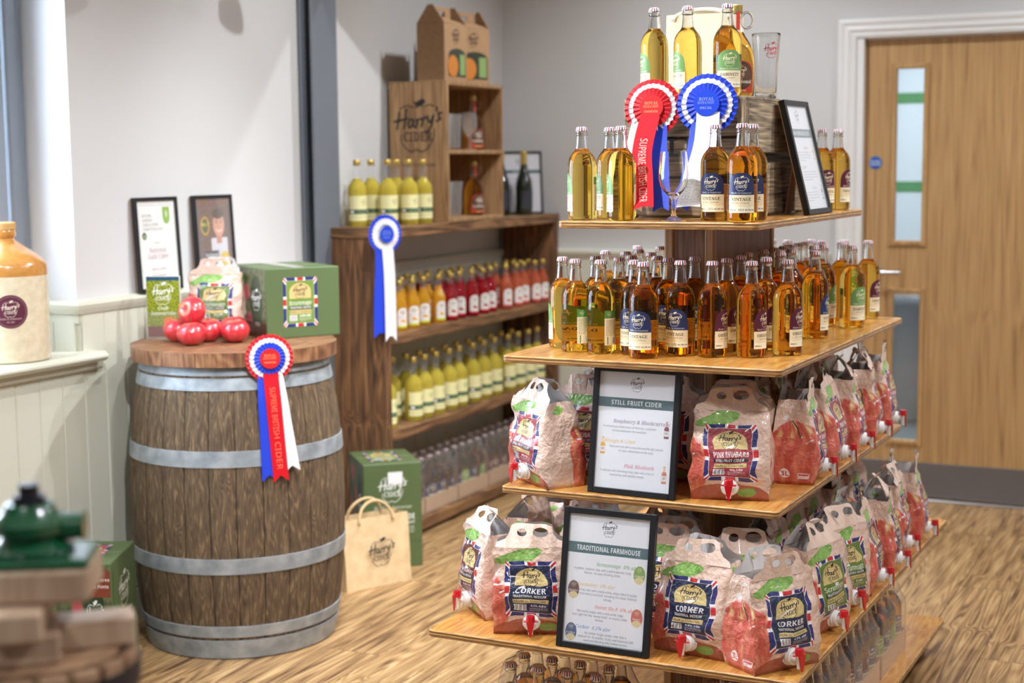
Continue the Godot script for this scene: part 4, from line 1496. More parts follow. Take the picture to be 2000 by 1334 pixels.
func tail(path: Array, w: float, notch: float, twist := 0.0) -> ArrayMesh:
	# a ribbon hung along a path; lettering runs down it
	var b := MB.new()
	var nv := 16
	var pts := []
	for k in nv + 1:
		var f := float(k) / nv * (path.size() - 1)
		var i0 := mini(int(f), path.size() - 2)
		var p0: Vector3 = path[max(0, i0 - 1)]
		var p3: Vector3 = path[min(path.size() - 1, i0 + 2)]
		pts.append(path[i0].cubic_interpolate(path[i0 + 1], p0, p3, f - i0))
	b.grid(func(u: float, v: float) -> Vector3:
		var k := int(round((1.0 - v) * nv))
		var d: Vector3 = (pts[min(k + 1, nv)] - pts[max(k - 1, 0)]).normalized()
		var side := Vector3(cos(twist * k / nv), 0, sin(twist * k / nv))
		side = (side - d * side.dot(d)).normalized()
		var p: Vector3 = pts[k] + side * (u - 0.5) * w
		if k == nv:
			p += -d * notch * (1.0 - absf(2 * u - 1))
		return p, 6, nv)
	for k in b.t.size():
		var q := b.t[k]
		b.t[k] = Vector2(q.y, 1.0 - q.x)
	return b.put()

func rosette(o: Node3D, r: float, rings: Array, button: String) -> void:
	# rings: inner and outer share of the radius, colour, height
	for q in rings:
		part("pleated_ring", pleats(r * q[0], r * q[1], q[3], int(30 * sqrt(q[1])), 0.005), M.satin[q[2]], o)
	var b := MB.new()
	disc(b, r * 0.42, 0.004)
	part("button", b.put(), M.button[button], o, Vector3(0, 0, 0.014))
	part("backing", lt(ps([0, 0, r * 0.8, 0, r * 0.8, 0.003, 0, 0.003]), 24), M.paper, o, Vector3(0, 0, -0.005), Vector3(PI / 2, 0, 0))

func frame(o: Node3D, w: float, h: float, sheet: String, bar := 0.016, strut := true, lean := 0.0, spread := 0.22) -> void:
	# a picture frame that stands at its lower edge and leans back
	var holder := Vector3(-lean, 0, 0)
	var b := MB.new()
	var d := 0.016
	for q in [[-1, 0], [1, 0], [0, -1], [0, 1]]:
		if q[0] != 0:
			b.box(Vector3(q[0] * (w - bar) / 2, h / 2, 0), Vector3(bar, h, d), 0.0012)
		else:
			b.box(Vector3(0, h / 2 + q[1] * (h - bar) / 2, 0), Vector3(w - 2 * bar, bar, d * 0.98), 0.0012)
	part("moulding", b.put(), M.black, o, Vector3.ZERO, holder)
	var sm := MB.new()
	sm.quad(Vector3(-w / 2 + bar, bar, 0), Vector3(w / 2 - bar, bar, 0), Vector3(w / 2 - bar, h - bar, 0), Vector3(-w / 2 + bar, h - bar, 0))
	part("printed_sheet", sm.put(), M.sheet[sheet], o, Vector3.ZERO, holder)
	part("glass", bx(Vector3(w - 2 * bar, h - 2 * bar, 0.002), 0, Vector3(0, h / 2, 0.004)), M.acrylic, o, Vector3.ZERO, holder)
	part("backing_board", bx(Vector3(w - 0.004, h - 0.004, 0.003), 0, Vector3(0, h / 2, -d / 2 - 0.001)), M.cardboard, o, Vector3.ZERO, holder)
	if strut:
		var s := MB.new()
		var foot := Vector3(0, 0.001, -h * (sin(lean) + spread))
		var head := Basis(Vector3.RIGHT, -lean) * Vector3(0, h * 0.62, -d / 2 - 0.004)
		s.box((foot + head) / 2, Vector3(0.05, (head - foot).length(), 0.004), 0.001, Basis(Vector3.RIGHT, atan2((head - foot).z, (head - foot).y)))
		part("strut", s.put(), M.cardboard, o)

func build_tier_one() -> void:
	# weathered slatted crate
	var x0 := -0.178
	var x1 := 0.146
	var z0 := 0.25
	var z1 := -0.30
	var cr := thing("wooden_crate", "weathered grey slatted apple crate standing on the top shelf", "crate", on(0, 0, 0), DISP_TURN)
	var h := 0.298
	for e in [[x0 + 0.016, z0 - 0.022], [x1 - 0.016, z0 - 0.022], [x0 + 0.016, z1 + 0.022], [x1 - 0.016, z1 + 0.022]]:
		part("corner_post", bx(Vector3(0.026, h - 0.004, 0.026), 0.002, Vector3(e[0], h / 2 - 0.002, e[1])), M.grey_crate_end, cr)
	for k in 3:
		for z in [z0, z1]:
			part("slat", bx(Vector3(x1 - x0 - 0.004, 0.092, 0.012), 0.003, Vector3((x0 + x1) / 2, 0.05 + k * 0.0985, z - 0.006 * signf(z))), M.grey_crate, cr)
	for k in 2:
		for x in [x0, x1]:
			part("slat", bx(Vector3(0.012, 0.132, z0 - z1 - 0.028), 0.003, Vector3(x - 0.006 * signf(x), 0.07 + k * 0.155, (z0 + z1) / 2)), M.grey_crate, cr)
	for k in 4:
		part("slat", bx(Vector3(x1 - x0, 0.01, 0.132), 0.003, Vector3((x0 + x1) / 2, h - 0.005, z0 - 0.069 - k * 0.1373)), M.grey_crate, cr)
	var bt := MB.new()
	bt.box(Vector3(x1 - 0.012, h / 2, z0 + 0.004), Vector3(0.02, h - 0.01, 0.008), 0.002)
	part("batten", bt.put(), M.grey_crate_end, cr)
	var tm := TextMesh.new()
	var f := SystemFont.new()
	f.font_names = PackedStringArray(["Droid Serif"])
	f.font_weight = 700
	tm.font = f
	tm.text = "o LHo"
	tm.font_size = 64
	tm.pixel_size = 0.0011
	tm.depth = 0.0006
	part("stencilled_letters", tm, M.ink, cr, Vector3(-0.02, 0.17, z0 + 0.0004))
	# frame leaning beside the crate
	var fr := thing("picture_frame", "black frame with sparkling cider sheet leaning beside the weathered crate", "frame", on(0, 0.236, 0.085), DISP_TURN + PI / 2)
	frame(fr, 0.222, 0.302, "sparkling", 0.014, true, 0.24, 0.04)
	# red rosette
	var ro := thing("red_rosette", "red and white pleated rosette with red lettered ribbon leaning on the crate", "rosette", on(0, -0.084, -0.286, 0.272), 0.12)
	ro.rotation.x = -0.12
	rosette(ro, 0.071, [[0.74, 1.0, "red", 0.0], [0.62, 0.84, "white", 0.004], [0.36, 0.68, "red", 0.008]], "red")
	part("ribbon", tail([Vector3(-0.025, -0.01, 0.004), Vector3(-0.042, -0.1, 0.012), Vector3(-0.032, -0.18, 0.03), Vector3(-0.028, -0.262, 0.05)], 0.04, 0.012), M.satin.white, ro)
	part("ribbon", tail([Vector3(-0.002, -0.02, 0.018), Vector3(-0.012, -0.11, 0.05), Vector3(0.002, -0.19, 0.09), Vector3(0.016, -0.26, 0.135)], 0.05, 0.006), M.ribbon.supreme, ro)
	part("ribbon", tail([Vector3(0.018, -0.02, 0.004), Vector3(0.022, -0.1, 0.015), Vector3(0.034, -0.18, 0.04), Vector3(0.044, -0.262, 0.07)], 0.04, 0.012), M.satin.blue, ro)
	# blue rosette
	var bo := thing("blue_rosette", "blue and white pleated rosette with wide white ribbon leaning on the crate", "rosette", on(0, 0.056, -0.282, 0.278), 0.2)
	bo.rotation.x = -0.12
	rosette(bo, 0.074, [[0.74, 1.0, "blue", 0.0], [0.62, 0.84, "white", 0.004], [0.36, 0.68, "blue", 0.008]], "blue")
	part("ribbon", tail([Vector3(-0.01, -0.02, 0.004), Vector3(-0.022, -0.1, 0.02), Vector3(-0.03, -0.18, 0.05), Vector3(-0.05, -0.268, 0.085)], 0.044, 0.012, 0.4), M.satin.blue, bo)
	part("ribbon", tail([Vector3(0.004, -0.02, 0.012), Vector3(0.002, -0.1, 0.04), Vector3(-0.014, -0.18, 0.07), Vector3(-0.026, -0.245, 0.105), Vector3(-0.022, -0.264, 0.15)], 0.056, 0.016), M.ribbon.best, bo)
	# stemmed goblet
	var go := thing("stemmed_glass", "empty stemmed beer glass in front of the crate between the rosettes", "glass", on(0, 0.033, -0.452))
	part("bowl_and_stem", lt(ps([0.0, 0.0015, 0.02, 0.0005, 0.033, 0.0, 0.0342, 0.001, 0.0335, 0.0028, 0.02, 0.006, 0.008, 0.011, 0.0052, 0.02, 0.0048, 0.04, 0.006, 0.05, 0.011, 0.058, 0.022, 0.069, 0.031, 0.082, 0.0355, 0.098, 0.0355, 0.118, 0.0328, 0.14, 0.0305, 0.1615, 0.0303, 0.1635, 0.0288, 0.1635, 0.0288, 0.161, 0.031, 0.14, 0.0337, 0.118, 0.0337, 0.098, 0.0293, 0.083, 0.02, 0.071, 0.009, 0.063, 0.0, 0.061]), 40), M.glass, go)
	# pint glass on the crate with a red print
	var pg := thing("pint_glass", "tall clear pint glass with red print on the weathered crate", "glass", on(0, 0.106, 0.03, h))
	part("tumbler", lt(ps([0.0, 0.001, 0.02, 0.0, 0.0255, 0.0, 0.0272, 0.003, 0.0282, 0.02, 0.031, 0.09, 0.0365, 0.158, 0.0372, 0.167, 0.0362, 0.1685, 0.0352, 0.167, 0.0345, 0.158, 0.029, 0.09, 0.0262, 0.022, 0.024, 0.016, 0.0, 0.014]), 40), M.glass, pg)
	var pm := MB.new()
	print_mask(pm, LOGO, 40, 0.045)
	bend(pm, 0.0348, 0.125, 0.03)
	part("print", pm.put(), M.ink_red, pg, Vector3.ZERO, Vector3(0, 0.75, 0))
	# handled flagon
	var fo := thing("handled_flagon", "amber cider flagon with loop handle and brown label on the weathered crate", "flagon", on(0, 0.066, -0.09, h), 0.5)
	flagon(fo)
	# cream shopping bag
	var bg := thing("shopping_bag", "cream jute bag with rope handles standing on the weathered crate", "bag", on(0, -0.05, 0.0, h), 0.05)
	bag(bg, 0.19, 0.222, 0.10, M.jute_pale, M.rope_pale, 0.12, 0.4)

func bag(o: Node3D, w: float, h: float, d: float, cloth: Material, rope: Material, rise := 0.28, span := 0.26) -> void:
	# an open jute bag: front, back and folded sides, with two rope handles
	var b := MB.new()
	var nz := FastNoiseLite.new()
	nz.frequency = 4.0
	var f := func(u: float, v: float) -> Vector3:
		# u goes round: front, right side, back, left side
		var t := fposmod(u * 4.0, 4.0)
		var k := int(t)
		var e := t - k
		var dd := d * (1.0 - 0.35 * v)
		var p := Vector3.ZERO
		var pinch := 0.25 * v * dd * sin(PI * e)
		if k == 0:
			p = Vector3(lerpf(-w / 2, w / 2, e), v * h, dd / 2)
		elif k == 1:
			p = Vector3(w / 2 - pinch, v * h, lerpf(dd / 2, -dd / 2, e))
		elif k == 2:
			p = Vector3(lerpf(w / 2, -w / 2, e), v * h, -dd / 2)
		else:
			p = Vector3(-w / 2 + pinch, v * h, lerpf(-dd / 2, dd / 2, e))
		p.z += 0.006 * nz.get_noise_3d(p.x * 3, p.y * 3, k * 2.0) * sin(PI * clampf(v, 0.0, 1.0))
		return p
	b.grid(f, 32, 8)
	b.box(Vector3(0, 0.002, 0), Vector3(w - 0.002, 0.004, d - 0.002))
	part("cloth", b.put(), cloth, o)
	for s in [1.0, -1.0]:
		var pts := []
		for k in 15:
			var a := PI * k / 14.0
			pts.append(Vector3(-cos(a) * w * span, h - 0.015 + sin(a) * h * rise, s * (d * 0.33 + 0.006) - s * sin(a) * 0.02))
		var t := MB.new()
		t.tube(pts, 0.006, 8)
		part("handle", t.put(), rope, o)

func flagon(o: Node3D) -> void:
	part("cider", lt(ps([0.0, 0.003, 0.03, 0.0, 0.042, 0.003, 0.045, 0.01, 0.045, 0.09, 0.042, 0.115, 0.033, 0.138, 0.022, 0.155, 0.017, 0.165, 0.0, 0.165]), 32), M.flagon, o)
	part("neck", lt(ps([0.017, 0.165, 0.0145, 0.185, 0.0135, 0.21, 0.0155, 0.213, 0.0155, 0.222]), 20), M.neck, o)
	var hd := MB.new()
	var pts := []
	for k in 17:
		var a := TAU * k / 16.0
		pts.append(Vector3(0.026 + 0.015 * cos(a), 0.195 + 0.02 * sin(a), 0))
	hd.tube(pts, 0.0035, 8)
	part("loop_handle", hd.put(), M.glass, o)
	part("cap", lt(ps([0.0148, 0.212, 0.0152, 0.213, 0.0152, 0.232, 0.014, 0.233, 0, 0.233]), 20), M.gold, o)
	part("neck_strip", label_mesh(0.0168, 0.17, 0.215, 0.3, 0.0), mat(rgb(196, 60, 40), 0.5), o)
	if not MESH.has("flagon_print"):
		var im := Image.create(256, 256, false, Image.FORMAT_RGB8)
		im.fill(rgb(176, 60, 36))
		oval(im, Vector2(128, 118), Vector2(118, 112), rgb(66, 46, 36))
		oval(im, Vector2(128, 118), Vector2(104, 98), rgb(96, 66, 46))
		logo(im, Vector2(128, 88), 120, rgb(240, 232, 216))
		text(im, "Traditional", Vector2(128, 166), 26, rgb(244, 240, 230), true, true, 0.2)
		text(im, "MEDIUM", Vector2(128, 238), 18, rgb(236, 190, 120), false, true)
		MESH.flagon_print = tmat(im, 0.4)
	part("front_label", label_mesh(0.0453, 0.012, 0.092, 0.9, 0.03), MESH.flagon_print, o)

func print_mask(b: MB, mask: Image, n: int, size: float) -> void:
	# lays a printed mask out as small flat inked cells in the x-y plane
	var m: Image = mask.duplicate()
	m.resize(n, n, Image.INTERPOLATE_LANCZOS)
	var s := size / n
	for y in n:
		var x := 0
		while x < n:
			if m.get_pixel(x, y).r > 0.4:
				var x2 := x
				while x2 < n and m.get_pixel(x2, y).r > 0.4:
					x2 += 1
				b.quad(Vector3((x - n / 2.0) * s, (n / 2.0 - y - 1) * s, 0), Vector3((x2 - n / 2.0) * s, (n / 2.0 - y - 1) * s, 0), Vector3((x2 - n / 2.0) * s, (n / 2.0 - y) * s, 0), Vector3((x - n / 2.0) * s, (n / 2.0 - y) * s, 0))
				x = x2
			x += 1

func bend(b: MB, r: float, y0: float, taper: float) -> void:
	# wraps flat print round a glass that widens upwards
	for k in b.v.size():
		var p := b.v[k]
		var rr := r + p.y * 0.08 + 0.0004
		b.v[k] = Vector3(sin(p.x / r) * rr, y0 + p.y, cos(p.x / r) * rr)
		b.n[k] = Vector3(sin(p.x / r), 0, cos(p.x / r))

# ---- three-litre pouches ----

func pouch_point(u: float, v: float, sd: int, nz: FastNoiseLite, shrink := 0.0) -> Vector3:
	# u runs left side, front, right side, back; v from the base up to the open top
	var w := 0.178 * (1.0 - 0.05 * v + 0.03 * sin(PI * v)) - shrink * 2
	var d := (0.102 + 0.016 * sin(PI * clampf(v * 1.4, 0, 1)) - 0.034 * pow(v, 2.4)) - shrink * 2
	var y := v * 0.206
	var p: Vector3
	var fold := 0.26 * w * 0.5 * pow(v, 3.5)
	if u < 0.19:
		var e := u / 0.19
		p = Vector3(-w / 2 + fold * sin(PI * e) * 0.6, y, lerpf(-d / 2, d / 2, e))
	elif u < 0.503:
		var e := (u - 0.19) / 0.313
		p = Vector3(lerpf(-w / 2, w / 2, e), y, d / 2 + 0.014 * (1 - pow(2 * e - 1, 2)) * sin(PI * clampf(v * 1.05, 0, 1)))
	elif u < 0.693:
		var e := (u - 0.503) / 0.19
		p = Vector3(w / 2 - fold * sin(PI * e) * 0.6, y, lerpf(d / 2, -d / 2, e))
	else:
		var e := (u - 0.693) / 0.307
		p = Vector3(lerpf(w / 2, -w / 2, e), y, -d / 2 - 0.012 * (1 - pow(2 * e - 1, 2)) * sin(PI * clampf(v * 1.05, 0, 1)))
	var k := Vector3(nz.get_noise_3d(p.x, p.y + sd, p.z), 0.5 * nz.get_noise_3d(p.x + 5, p.y + sd, p.z), nz.get_noise_3d(p.x + 9, p.y + sd, p.z))
	p += k * 0.011 * smoothstep(0.0, 0.25, v)
	p.z += (0.012 * sin(sd * 1.7)) * v * v
	return p

func handle_mesh(w: float, sd: int, front: bool, nz: FastNoiseLite, off: float) -> ArrayMesh:
	# the top strip of a pouch with its finger holes, bent a little
	var o := PackedVector2Array()
	for q in [[-0.5, 0], [0.5, 0], [0.47, 0.012], [0.36, 0.019], [0.31, 0.03], [0.28, 0.046], [0.2, 0.052], [-0.2, 0.052], [-0.28, 0.046], [-0.31, 0.03], [-0.36, 0.019], [-0.47, 0.012]]:
		o.append(Vector2(q[0] * w, q[1]))
	var holes := []
	for q in [[-0.022, 0.033, 0.0115, 0.0085], [0.022, 0.034, 0.0185, 0.0105]]:
		var h := PackedVector2Array()
		for k in 16:
			h.append(Vector2(q[0] + q[2] * cos(TAU * k / 16.0), q[1] + q[3] * sin(TAU * k / 16.0)))
		holes.append(h)
	var cuts := [-1.0, -0.06, -0.04, -0.022, -0.006, 0.006, 0.022, 0.036, 0.06, 1.0]
	var b := MB.new()
	for k in cuts.size() - 1:
		var strip := PackedVector2Array([Vector2(cuts[k], -1), Vector2(cuts[k + 1], -1), Vector2(cuts[k + 1], 1), Vector2(cuts[k], 1)])
		for piece in Geometry2D.intersect_polygons(o, strip):
			var left := [piece]
			for h in holes:
				var next := []
				for q in left:
					next.append_array(Geometry2D.clip_polygons(q, h))
				left = next
			for q in left:
				var ix := Geometry2D.triangulate_polygon(q)
				var base := b.v.size()
				for pt in q:
					var z: float = 0.010 * sin(pt.x * 30.0 + sd) * (pt.y / 0.05) + 0.006 * nz.get_noise_2d(pt.x * 2.0 + sd, pt.y)
					b.vert(Vector3(pt.x, pt.y, z + off - (0.03 if front else -0.026) * pow(pt.y / 0.052, 1.2) * (0.6 + 0.5 * sin(sd * 2.1))), Vector3.ZERO, pt)
				for j in range(0, ix.size(), 3):
					var ccw: bool = (q[ix[j + 1]] - q[ix[j]]).cross(q[ix[j + 2]] - q[ix[j]]) > 0
					b.tri(base + ix[j], base + (ix[j + 2] if ccw else ix[j + 1]), base + (ix[j + 1] if ccw else ix[j + 2]))
	return b.put()

func pouch_meshes(sd: int) -> Dictionary:
	var nz := FastNoiseLite.new()
	nz.seed = sd * 13 + 1
	nz.frequency = 16.0
	nz.fractal_octaves = 3
	var out := {}
	var cols := [0.0, 0.03, 0.063, 0.095, 0.127, 0.16, 0.19]
	for k in range(1, 11):
		cols.append(0.19 + 0.313 * k / 10.0)
	for k in range(1, 7):
		cols.append(0.503 + 0.19 * k / 6.0)
	for k in range(1, 9):
		cols.append(0.693 + 0.307 * k / 8.0)
	var nu := cols.size() - 1
	var b := MB.new()
	b.grid(func(u: float, v: float) -> Vector3: return pouch_point(cols[int(round(u * nu))], v, sd, nz), nu, 18)
	for k in b.t.size():
		b.t[k].x = cols[k % (nu + 1)]
	var c := b.vert(Vector3(0, 0, 0), Vector3.DOWN, Vector2(0.35, 1))
	for k in nu:
		b.tri(c, k, k + 1)
	out.body = b.put()
	var inn := MB.new()
	inn.grid(func(u: float, v: float) -> Vector3: return pouch_point(cols[int(round(u * nu))], 0.45 + 0.55 * v, sd, nz, 0.0012), nu, 8, true)
	out.lining = inn.put()
	var wt := 0.178 * 0.95
	var tf := pouch_point(0.345, 1.0, sd, nz)
	var tb := pouch_point(0.846, 1.0, sd, nz)
	out.front_handle = handle_mesh(wt, sd, true, nz, 0.0)
	out.front_lining = handle_mesh(wt, sd, true, nz, -0.0009)
	out.back_handle = handle_mesh(wt, sd + 3, false, nz, 0.0)
	out.back_lining = handle_mesh(wt, sd + 3, false, nz, 0.0009)
	out.front_at = Vector3(0, tf.y - 0.002, tf.z)
	out.back_at = Vector3(0, tb.y - 0.002, tb.z)
	out.tap_z = pouch_point(0.345, 0.17, sd, nz).z - 0.004
	return out

func tap_meshes() -> void:
	# collar and spout in white, button and lever in red; the tap points along +z
	var c := MB.new()
	c.lathe(ps([0.0, 0.0, 0.022, 0.0, 0.022, 0.003, 0.0185, 0.004, 0.0185, 0.008, 0.0195, 0.0085, 0.0195, 0.011, 0.018, 0.0115, 0.018, 0.019, 0.0165, 0.021, 0.010, 0.0215, 0.0085, 0.024, 0.0085, 0.03, 0.0, 0.03]), 24)
	for k in c.v.size():
		var p := c.v[k]
		c.v[k] = Vector3(p.x, -p.z, p.y)
		var q := c.n[k]
		c.n[k] = Vector3(q.x, -q.z, q.y)
	MESH.tap_collar = c.put()
	var s := MB.new()
	s.lathe(ps([0.0, -0.021, 0.0052, -0.021, 0.0065, -0.004, 0.0085, 0.0, 0.0085, 0.008, 0.0, 0.008]), 14, 0, TAU, Vector3(0, 0, 0.034))
	MESH.tap_spout = s.put()
	var r := MB.new()
	r.lathe(ps([0.0, 0.008, 0.0098, 0.008, 0.0102, 0.009, 0.0102, 0.02, 0.0092, 0.0225, 0.0, 0.0232]), 18, 0, TAU, Vector3(0, 0, 0.034))
	r.box(Vector3(0, 0.009, 0.034), Vector3(0.036, 0.0035, 0.007), 0.0015)
	r.prism(PackedVector2Array([Vector2(-0.0018, -0.026), Vector2(0.0018, -0.026), Vector2(0.0085, 0.004), Vector2(0.0095, 0.01), Vector2(-0.0095, 0.01), Vector2(-0.0085, 0.004)]), 0.0415, 0.0445)
	MESH.tap_lever = r.put()

var pouch_shapes := []

func pouch(kind: String, at: Vector3, turn_deg: float, sd: int, where: String, group: String) -> void:
	var ink: String = {"pink": "pink-red", "corker": "navy", "haymaker": "brown", "scrummage": "green"}[kind]
	if pouch_shapes.is_empty():
		tap_meshes()
		for k in 4:
			pouch_shapes.append(pouch_meshes(k + 1))
	var key := "pouch" + kind + str(sd % 4)
	var label := "kraft cider pouch, %s label, %s" % [ink, where]
	if first.has(key):
		copy(first[key], at, deg_to_rad(turn_deg), label, group)
		return
	var s: Dictionary = pouch_shapes[sd % 4]
	var o := thing("cider_pouch", label, "pouch", at, deg_to_rad(turn_deg), group)
	first[key] = o
	part("body", s.body, M.pouch[kind], o)
	part("lining", s.lining, M.pouch_in, o)
	var f := part("handle", s.front_handle, M.kraft, o, s.front_at)
	part("handle_lining", s.front_lining, M.pouch_in, f)
	var bk := part("handle", s.back_handle, M.kraft, o, s.back_at)
	part("handle_lining", s.back_lining, M.pouch_in, bk)
	var t := part("tap", MESH.tap_collar, M.white_plastic, o, Vector3(0, 0.034, s.tap_z))
	part("spout", MESH.tap_spout, M.white_plastic, t)
	part("lever", MESH.tap_lever, M.red_plastic, t)

func build_pouches() -> void:
	var g3 := "pouches on the third shelf"
	pouch("pink", on(2, -0.262, -0.535), -36, 0, "at the front left corner of the third shelf", "")
	pouch("pink", on(2, -0.205, -0.385), -6, 1, "behind the fruit cider frame, its tap showing", "")
	pouch("pink", on(2, 0.197, -0.505), 14, 2, "facing forward beside the fruit cider frame", "")
	for k in 5:
		pouch("pink", on(2, 0.278, -0.24 + k * 0.1925), 98 + [0, -4, 3, 4, -2][k], k + 1, "%s behind the forward-facing one, right edge of third shelf" % ORD[k], g3 + ", right edge")
	for k in 4:
		pouch("pink", on(2, -0.272, -0.2 + k * 0.195), -88 + [4, -3, 2, 0][k], k + 2, "%s behind the corner one, left edge of third shelf" % ORD[k], g3 + ", left edge")
	for q in [[-0.01, -0.36, 4, 3], [0.165, -0.375, 8, 0], [0.122, -0.14, 88, 1], [0.122, 0.055, 92, 2], [0.122, 0.25, 90, 3], [0.122, 0.45, 86, 0]]:
		pouch("pink", on(2, q[0], q[1]), q[2], q[3], "in the inner row of the third shelf", g3 + ", inner row")
	# fourth shelf
	pouch("haymaker", on(3, -0.382, -0.605), -44, 3, "at the front left corner of the lowest shelf", "")
	pouch("corker", on(3, -0.226, -0.70), 22, 0, "facing forward on the lowest shelf, beside the brown-labelled pouch", "")
	pouch("corker", on(3, 0.066, -0.54), 0, 1, "half hidden behind the farmhouse frame", "")
	pouch("corker", on(3, 0.188, -0.688), -8, 2, "between the farmhouse frame and the shelf corner", "")
	pouch("corker", on(3, 0.362, -0.712), 56, 1, "at the front right corner of the lowest shelf", "")
	for q in [[0.365, -0.42, 74, 3], [0.362, -0.225, 68, 0]]:
		pouch("scrummage", on(3, q[0], q[1]), q[2], q[3], "%s behind the corner one, right edge of lowest shelf" % ["first", "second"][0 if q[1] < -0.3 else 1], "pair of green-labelled pouches on the lowest shelf")
	var k2 := 0
	for q in [[0.374, -0.03, 97, "haymaker"], [0.376, 0.16, 99, "haymaker"], [0.36, 0.35, 96, "pink"], [0.374, 0.54, 99, "pink"]]:
		pouch(q[3], on(3, q[0], q[1]), q[2], k2 + 2, "%s behind the green-labelled pair, right edge of lowest shelf" % ORD[k2], "%s-labelled pouches along the right edge of the lowest shelf" % {"haymaker": "brown", "pink": "pink-red"}[q[3]])
		k2 += 1
	for q in [[0.245, -0.555, 15, 3], [0.215, -0.33, 92, 0], [0.215, -0.135, 88, 1], [0.215, 0.06, 90, 2], [0.215, 0.255, 93, 3], [0.215, 0.45, 88, 0]]:
		pouch("corker", on(3, q[0], q[1]), q[2], q[3], "in the inner row of the lowest shelf", "inner row pouches on the lowest shelf")
	for q in [[-0.125, -0.55, 6, 2], [-0.2, -0.40, -4, 1], [0.0, -0.38, 0, 0], [-0.37, -0.41, -86, 3], [-0.37, -0.215, -92, 2], [-0.37, -0.02, -88, 1]]:
		pouch("haymaker", on(3, q[0], q[1]), q[2], q[3], "behind the front row, left half of lowest shelf", "left half pouches on the lowest shelf")
	# framed sheets on the shelves
	var f := thing("picture_frame", "black frame with still fruit cider sheet standing on the third shelf", "frame", on(2, -0.014, -0.604), DISP_TURN - 0.05)
	frame(f, 0.222, 0.302, "fruit", 0.014, true, 0.14)
	f = thing("picture_frame", "black frame with traditional farmhouse sheet standing on the lowest shelf", "frame", on(3, -0.006, -0.797), DISP_TURN)
	frame(f, 0.224, 0.318, "farmhouse", 0.014, true, 0.17)

# ---- wrapped trays of bottles under the display ----

func wrapped_tray(at: Vector3, turn: float, nx: int, nz: int, drinks: Array, where: String, nth := "") -> void:
	var s := 0.0735
	var w := nx * s + 0.006
	var d := nz * s + 0.006
	var o := thing("bottle_tray", "shrink-wrapped tray of bottles " + where + (", " + nth if nth else ""), "tray", at, turn, "shrink-wrapped trays " + where)
	var b := MB.new()
	b.box(Vector3(0, 0.001, 0), Vector3(w, 0.002, d))
	for e in [-1, 1]:
		b.box(Vector3(e * (w / 2 - 0.001), 0.032, 0), Vector3(0.002, 0.062, d))
		b.box(Vector3(0, 0.032, e * (d / 2 - 0.001)), Vector3(w - 0.004, 0.062, 0.002))
	part("cardboard_tray", b.put(), M.tray, o)
	# film drawn tight over the shoulders and caps
	var f := MB.new()
	var ring := []
	for q in [[-1, 1], [1, 1], [1, -1], [-1, -1]]:
		ring.append(q)
	f.grid(func(u: float, v: float) -> Vector3:
		var t := fposmod(u * 4.0, 4.0)
		var k := int(t) % 4
		var e := t - int(t)
		var a := Vector2(ring[k][0], ring[k][1]).lerp(Vector2(ring[(k + 1) % 4][0], ring[(k + 1) % 4][1]), e)
		var inset := 0.0
		var y := 0.0
		if v < 0.5:
			y = lerpf(0.0, 0.15, v * 2)
		elif v < 0.85:
			var g := (v - 0.5) / 0.35
			y = lerpf(0.15, 0.229, g)
			inset = 0.019 * pow(g, 0.7)
		else:
			var g := (v - 0.85) / 0.15
			y = 0.229
			inset = 0.019 + g * 0.03
		var n := nx if k % 2 == 0 else nz
		var scallop := 0.007 * absf(sin(PI * e * n + PI / 2)) * smoothstep(0.3, 0.8, v)
		return Vector3(a.x * (w / 2 + 0.001 - inset - scallop), y, a.y * (d / 2 + 0.001 - inset - scallop)), 80, 14)
	part("film", f.put(), M.wrap, o)
	for i in nx:
		for j in nz:
			var kind: String = drinks[(i + j) % drinks.size()]
			var ink: String = {"dabinett": "green", "vintage": "navy", "original": "maroon"}[kind]
			var p := at + Basis(Vector3.UP, turn) * Vector3((i - (nx - 1) / 2.0) * s, 0.002, (j - (nz - 1) / 2.0) * s)
			copy(first[kind], p, turn + deg_to_rad([80.0, 60.0, 100.0][(i * 2 + j) % 3]), "%s-labelled bottle packed in a tray %s" % [ink, where], "%s bottles in wrapped trays %s" % [ink, where])

func build_base_trays() -> void:
	for k in 4:
		wrapped_tray(on(4, 0.29, -0.63 + k * 0.315), DISP_TURN, 3, 4, [["original", "vintage"], ["vintage"], ["vintage", "original"], ["vintage", "dabinett"]][k], "under the right side of the display", ORD[k] + " from the front")
	wrapped_tray(on(4, -0.16, -0.655), DISP_TURN, 4, 3, ["dabinett", "original"], "under the front of the display")

# ---- the barrel and what stands on it ----

const BAR := Vector3(-2.879, 0, -3.974)

func barrel_r(y: float) -> float:
	var k := (y - 0.44) / 0.46
	return 0.338 - 0.036 * k * k - 0.012 * k * k * k * k

